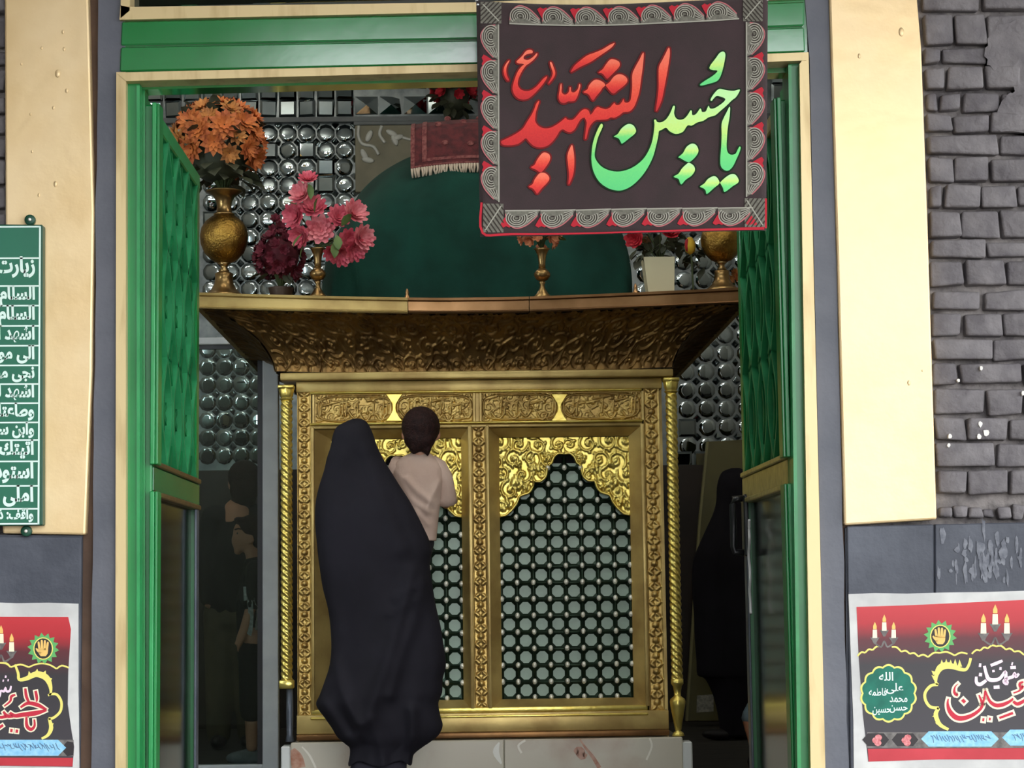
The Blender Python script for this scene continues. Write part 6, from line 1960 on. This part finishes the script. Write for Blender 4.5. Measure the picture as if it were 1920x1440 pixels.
blob('hair', [(pk(473, 992), (0.084, 0.074, 0.076)), (pk(484, 1008), (0.052, 0.070, 0.060)), (pk(452, 978), (0.040, 0.05, 0.022), (0, 0.35, 0))], 0.007, M_HAIR, k_)
obj('eye', sphere(pk(446, 1000, -0.046), (0.007, 0.006, 0.006), 8, 6), M_SHOE, k_, True)
obj('eyebrow', tube([pk(440, 993, -0.046), pk(447, 991, -0.050), pk(454, 993, -0.055)], 0.004, 6), M_HAIR, k_, True)
M_TEE = mat('black_tshirt', (28, 27, 30), rough=0.85, bump=0.1, bscale=40)
tee = blob('t_shirt', [(pk(478, 1062), 0.062, pk(480, 1130), 0.105), (pk(480, 1130), 0.105, pk(482, 1205), 0.105), (pk(480, 1074, -0.1), 0.052, pk(470, 1132, -0.125), 0.044), (pk(480, 1074, 0.1), 0.052, pk(480, 1130, 0.125), 0.044), (pk(480, 1070, -0.08), 0.055, pk(480, 1070, 0.08), 0.055)], 0.009, M_TEE, k_)
M_PRINT = mat('white_shirt_print', (196, 200, 204), (150, 156, 162), rough=0.8, scale=60)
for st in ([(466, 1098, 6), (468, 1120, 9), (470, 1150, 10), (468, 1180, 9), (464, 1190, 12)], [(480, 1118, 8), (482, 1150, 6), (480, 1182, 7)], [(458, 1100, 5), (460, 1126, 6)], [(476, 1120, 14), (486, 1122, 14)]):
    V, F = [], []
    A, B = ribbon2d(st, 4)
    for a, b in zip(A, B):
        for (px, py) in (a, b):
            q = at(px, py, YK - 0.165)
            V.append((q.x, YK - 0.112 - 0.055 * (1 if px < 478 else 0.2) * max(0, 1 - abs(py - 1130) / 90), q.z))
    obj('shirt_print', (V, [(2 * i, 2 * i + 1, 2 * i + 3, 2 * i + 2) for i in range(len(A) - 1)]), M_PRINT, tee)
blob('shorts', [(pk(480, 1196), 0.098, pk(480, 1230), 0.098), (pk(476, 1225, -0.05), 0.082, pk(472, 1332, -0.055), 0.064), (pk(484, 1225, 0.06), 0.082, pk(486, 1332, 0.06), 0.064)], 0.009, M_TEE, k_)
M_SNEAK = mat('grey_sneaker', (126, 132, 138), (96, 102, 110), rough=0.7, scale=20)
for px, dy in ((462, -0.05), (476, 0.06)):
    q = pk(px, 1420, dy)
    obj('shoe', sphere((q[0], q[1], 0.042), (0.105, 0.040, 0.040), 12, 8), M_SNEAK, k_, True)
# --- man behind him, dim
YM = 5.9
def pm_(px, py, dy=0.0):
    q = at(px, py, YM + dy)
    return (q.x, YM + dy, q.z)
m_ = empty('person', pm_(440, 1392))
m_.location.z = 0
tag(m_, 'man in a dark shirt and khaki trousers standing behind the boy in the printed shirt', 'person')
blob('body', [(pm_(458, 905), (0.088, 0.098, 0.115)), (pm_(458, 915, 0.09), (0.016, 0.02, 0.02)), (pm_(458, 930, 0.05), (0.055, 0.06, 0.06)), (pm_(430, 908), (0.012, 0.02, 0.03)), (pm_(486, 908), (0.012, 0.02, 0.03)), (pm_(455, 930), 0.055, pm_(450, 960), 0.06), (pm_(448, 965), 0.10, pm_(440, 1120), 0.13),
             (pm_(400, 975), 0.055, pm_(388, 1060, -0.02), 0.045), (pm_(388, 1060, -0.02), 0.042, pm_(392, 1130, -0.08), 0.034), (pm_(500, 975), 0.055, pm_(508, 1060), 0.045), (pm_(508, 1060), 0.042, pm_(506, 1135, -0.04), 0.034),
             (pm_(418, 1140), 0.09, pm_(414, 1270), 0.062), (pm_(414, 1270), 0.06, pm_(412, 1378), 0.045), (pm_(462, 1140), 0.09, pm_(464, 1270), 0.062), (pm_(464, 1270), 0.06, pm_(466, 1378), 0.045)], 0.011, M_SKIN, m_)
blob('hair', [(pm_(458, 894, -0.012), (0.096, 0.102, 0.100)), (pm_(458, 918, -0.05), (0.085, 0.07, 0.085)), (pm_(457, 936, -0.035), (0.070, 0.055, 0.06))], 0.011, M_HAIR, m_)
blob('shirt', [(pm_(450, 962), 0.09, pm_(445, 1050), 0.165), (pm_(445, 1050), 0.165, pm_(440, 1130), 0.16), (pm_(400, 970), 0.072, pm_(500, 970), 0.072), (pm_(398, 975), 0.07, pm_(386, 1060, -0.02), 0.062), (pm_(386, 1060, -0.02), 0.06, pm_(391, 1122, -0.075), 0.05), (pm_(502, 975), 0.07, pm_(508, 1060), 0.062), (pm_(508, 1060), 0.06, pm_(506, 1128, -0.04), 0.05), (pm_(455, 942, -0.01), 0.07, pm_(452, 958), 0.085)], 0.012, M_TEE, m_)
M_KHAKI = mat('khaki_trousers', (104, 92, 72), (88, 78, 62), rough=0.85, scale=8)
blob('trousers', [(pm_(440, 1125), 0.15, pm_(440, 1150), 0.15), (pm_(418, 1150), 0.115, pm_(412, 1270), 0.086), (pm_(412, 1270), 0.086, pm_(410, 1376), 0.070), (pm_(462, 1150), 0.115, pm_(464, 1270), 0.086), (pm_(464, 1270), 0.086, pm_(468, 1376), 0.070)], 0.012, M_KHAKI, m_)
for px in (411, 467):
    q = pm_(px, 1390)
    obj('shoe', sphere((q[0], q[1] - 0.02, 0.045), (0.048, 0.13, 0.044), 12, 8), M_SHOE, m_, True)
# --- child sitting on the floor behind the olive railed leaf
YQ = 3.9
def pq(px, py, dy=0.0):
    q = at(px, py, YQ + dy)
    return (q.x, YQ + dy, max(q.z, 0.03))
s2 = empty('person', pq(1450, 1440))
s2.location.z = 0
tag(s2, 'child in a pale blue shirt sitting on the floor behind the olive railed door leaf', 'person')
blob('body', [(pq(1462, 1225), (0.075, 0.085, 0.092)), (pq(1462, 1232, -0.085), (0.012, 0.014, 0.014)), (pq(1462, 1250), 0.036, pq(1464, 1290), 0.042), (pq(1464, 1300), 0.07, pq(1468, 1420), 0.085), (pq(1428, 1312), 0.038, pq(1404, 1352, -0.02), 0.033), (pq(1404, 1352, -0.02), 0.032, pq(1414, 1398, -0.10), 0.024), (pq(1414, 1398, -0.10), 0.026, pq(1424, 1408, -0.14), 0.02),
             (pq(1500, 1312), 0.038, pq(1520, 1360), 0.032), (pq(1520, 1360), 0.03, pq(1508, 1405, -0.1), 0.024), (pq(1450, 1430), 0.07, pq(1425, 1425, -0.25), 0.05), (pq(1425, 1425, -0.25), 0.048, pq(1470, 1440, -0.38), 0.034), (pq(1480, 1430), 0.07, pq(1515, 1425, -0.25), 0.05), (pq(1515, 1425, -0.25), 0.048, pq(1470, 1440, -0.34), 0.034)], 0.01, M_SKIN, s2)
blob('hair', [(pq(1462, 1217, 0.012), (0.082, 0.088, 0.084)), (pq(1462, 1235, 0.05), (0.07, 0.05, 0.06))], 0.01, M_HAIR, s2)
M_BLUES = mat('pale_blue_shirt', (152, 180, 200), (136, 164, 186), rough=0.85, scale=8)
blob('shirt', [(pq(1464, 1295), 0.07, pq(1466, 1350), 0.105), (pq(1466, 1350), 0.105, pq(1468, 1415), 0.11), (pq(1432, 1306), 0.055, pq(1410, 1346, -0.015), 0.052), (pq(1496, 1306), 0.055, pq(1516, 1350), 0.05)], 0.01, M_BLUES, s2)
blob('trousers', [(pq(1450, 1432), 0.085, pq(1428, 1428, -0.22), 0.065), (pq(1480, 1432), 0.085, pq(1512, 1428, -0.22), 0.065), (pq(1466, 1425), 0.10, pq(1466, 1436), 0.10), (pq(1425, 1428, -0.25), 0.06, pq(1456, 1440, -0.35), 0.046), (pq(1515, 1428, -0.25), 0.06, pq(1482, 1440, -0.32), 0.046)], 0.01, M_CHADOR2, s2)

# ------------------------------------------------------------------ room lamps and added fill tubes
M_BULB = emit_mat('lamp_bulb', (255, 246, 232), 42.0)
M_BRASSL = mat('lamp_brass', (150, 118, 62), rough=0.3, metal=1.0)
def chandelier(x, y, z, label, n=10, r=0.34):
    c = empty('chandelier', (x, y, z))
    tag(c, label, 'chandelier')
    obj('hanging_rod', tube([(x, y, z), (x, y, 4.8)], 0.012, 8), M_BRASSL, c)
    obj('hub', lathe([(0.01, -0.1), (0.05, -0.06), (0.06, 0.0), (0.02, 0.05), (0.012, 0.12)], 14, (x, y, z)), M_BRASSL, c, True)
    for i in range(n):
        a = 2 * PI * i / n
        ex, ey = x + r * math.cos(a), y + r * math.sin(a)
        arm = obj('arm', tube([(x, y, z), (x + 0.5 * r * math.cos(a), y + 0.5 * r * math.sin(a), z - 0.06), (ex, ey, z)], 0.008, 6), M_BRASSL, c, True)
        obj('bulb', sphere((ex, ey, z + 0.045), (0.036, 0.036, 0.05), 8, 6), M_BULB, c, True)
chandelier(-0.9, 1.9, 3.75, 'brass chandelier with ten bulbs hanging just inside the doorway, on the bouquet side')
chandelier(1.0, 1.9, 3.75, 'brass chandelier with ten bulbs hanging just inside the doorway, on the olive rail side')
chandelier(-1.6, 5.0, 4.5, 'brass chandelier with ten bulbs hanging behind the shrine')
# unseen tube lights added over the doorway to brighten the shrine front
M_TUBE = emit_mat('fill_tube', (240, 246, 250), 38.0)
M_FIX = mat('fill_light_fitting', (226, 228, 226), rough=0.5)
for x, lb in ((-0.75, 'unseen fill light added above the doorway on the notice board side'), (0.75, 'unseen fill light added above the doorway on the bare brick side')):
    e = empty('added_tube_light', (x, 0.42, 3.3))
    tag(e, lb, 'tube light', 'added tube lights over the doorway')
    obj('fitting', bbox(x - 0.62, x + 0.62, 0.352, 0.42, 3.27, 3.33, 0.004), M_FIX, e)
    obj('tube', lathe([(0.016, -0.58), (0.016, 0.58)], 10, (0, 0, 0)), M_TUBE, e, True)
    bpy.data.objects[e.children[-1].name].data.transform(Matrix.Translation((x, 0.45, 3.30)) @ Matrix.Rotation(PI / 2, 4, 'Y'))

M_TUBE2 = emit_mat('cool_fill_tube', (226, 240, 250), 120.0)  # unseen tube added to brighten the partition frame and the boy
e = empty('added_tube_light', (-2.75, 0.42, 2.3))
tag(e, 'unseen fill light added beside the doorway, facing the glass partition', 'tube light')
obj('fitting', bbox(-2.79, -2.71, 0.372, 0.42, 1.65, 2.95, 0.004), M_FIX, e)
obj('tube', lathe([(0.016, -0.6), (0.016, 0.6)], 10, (-2.75, 0.45, 2.3)), M_TUBE2, e, True)
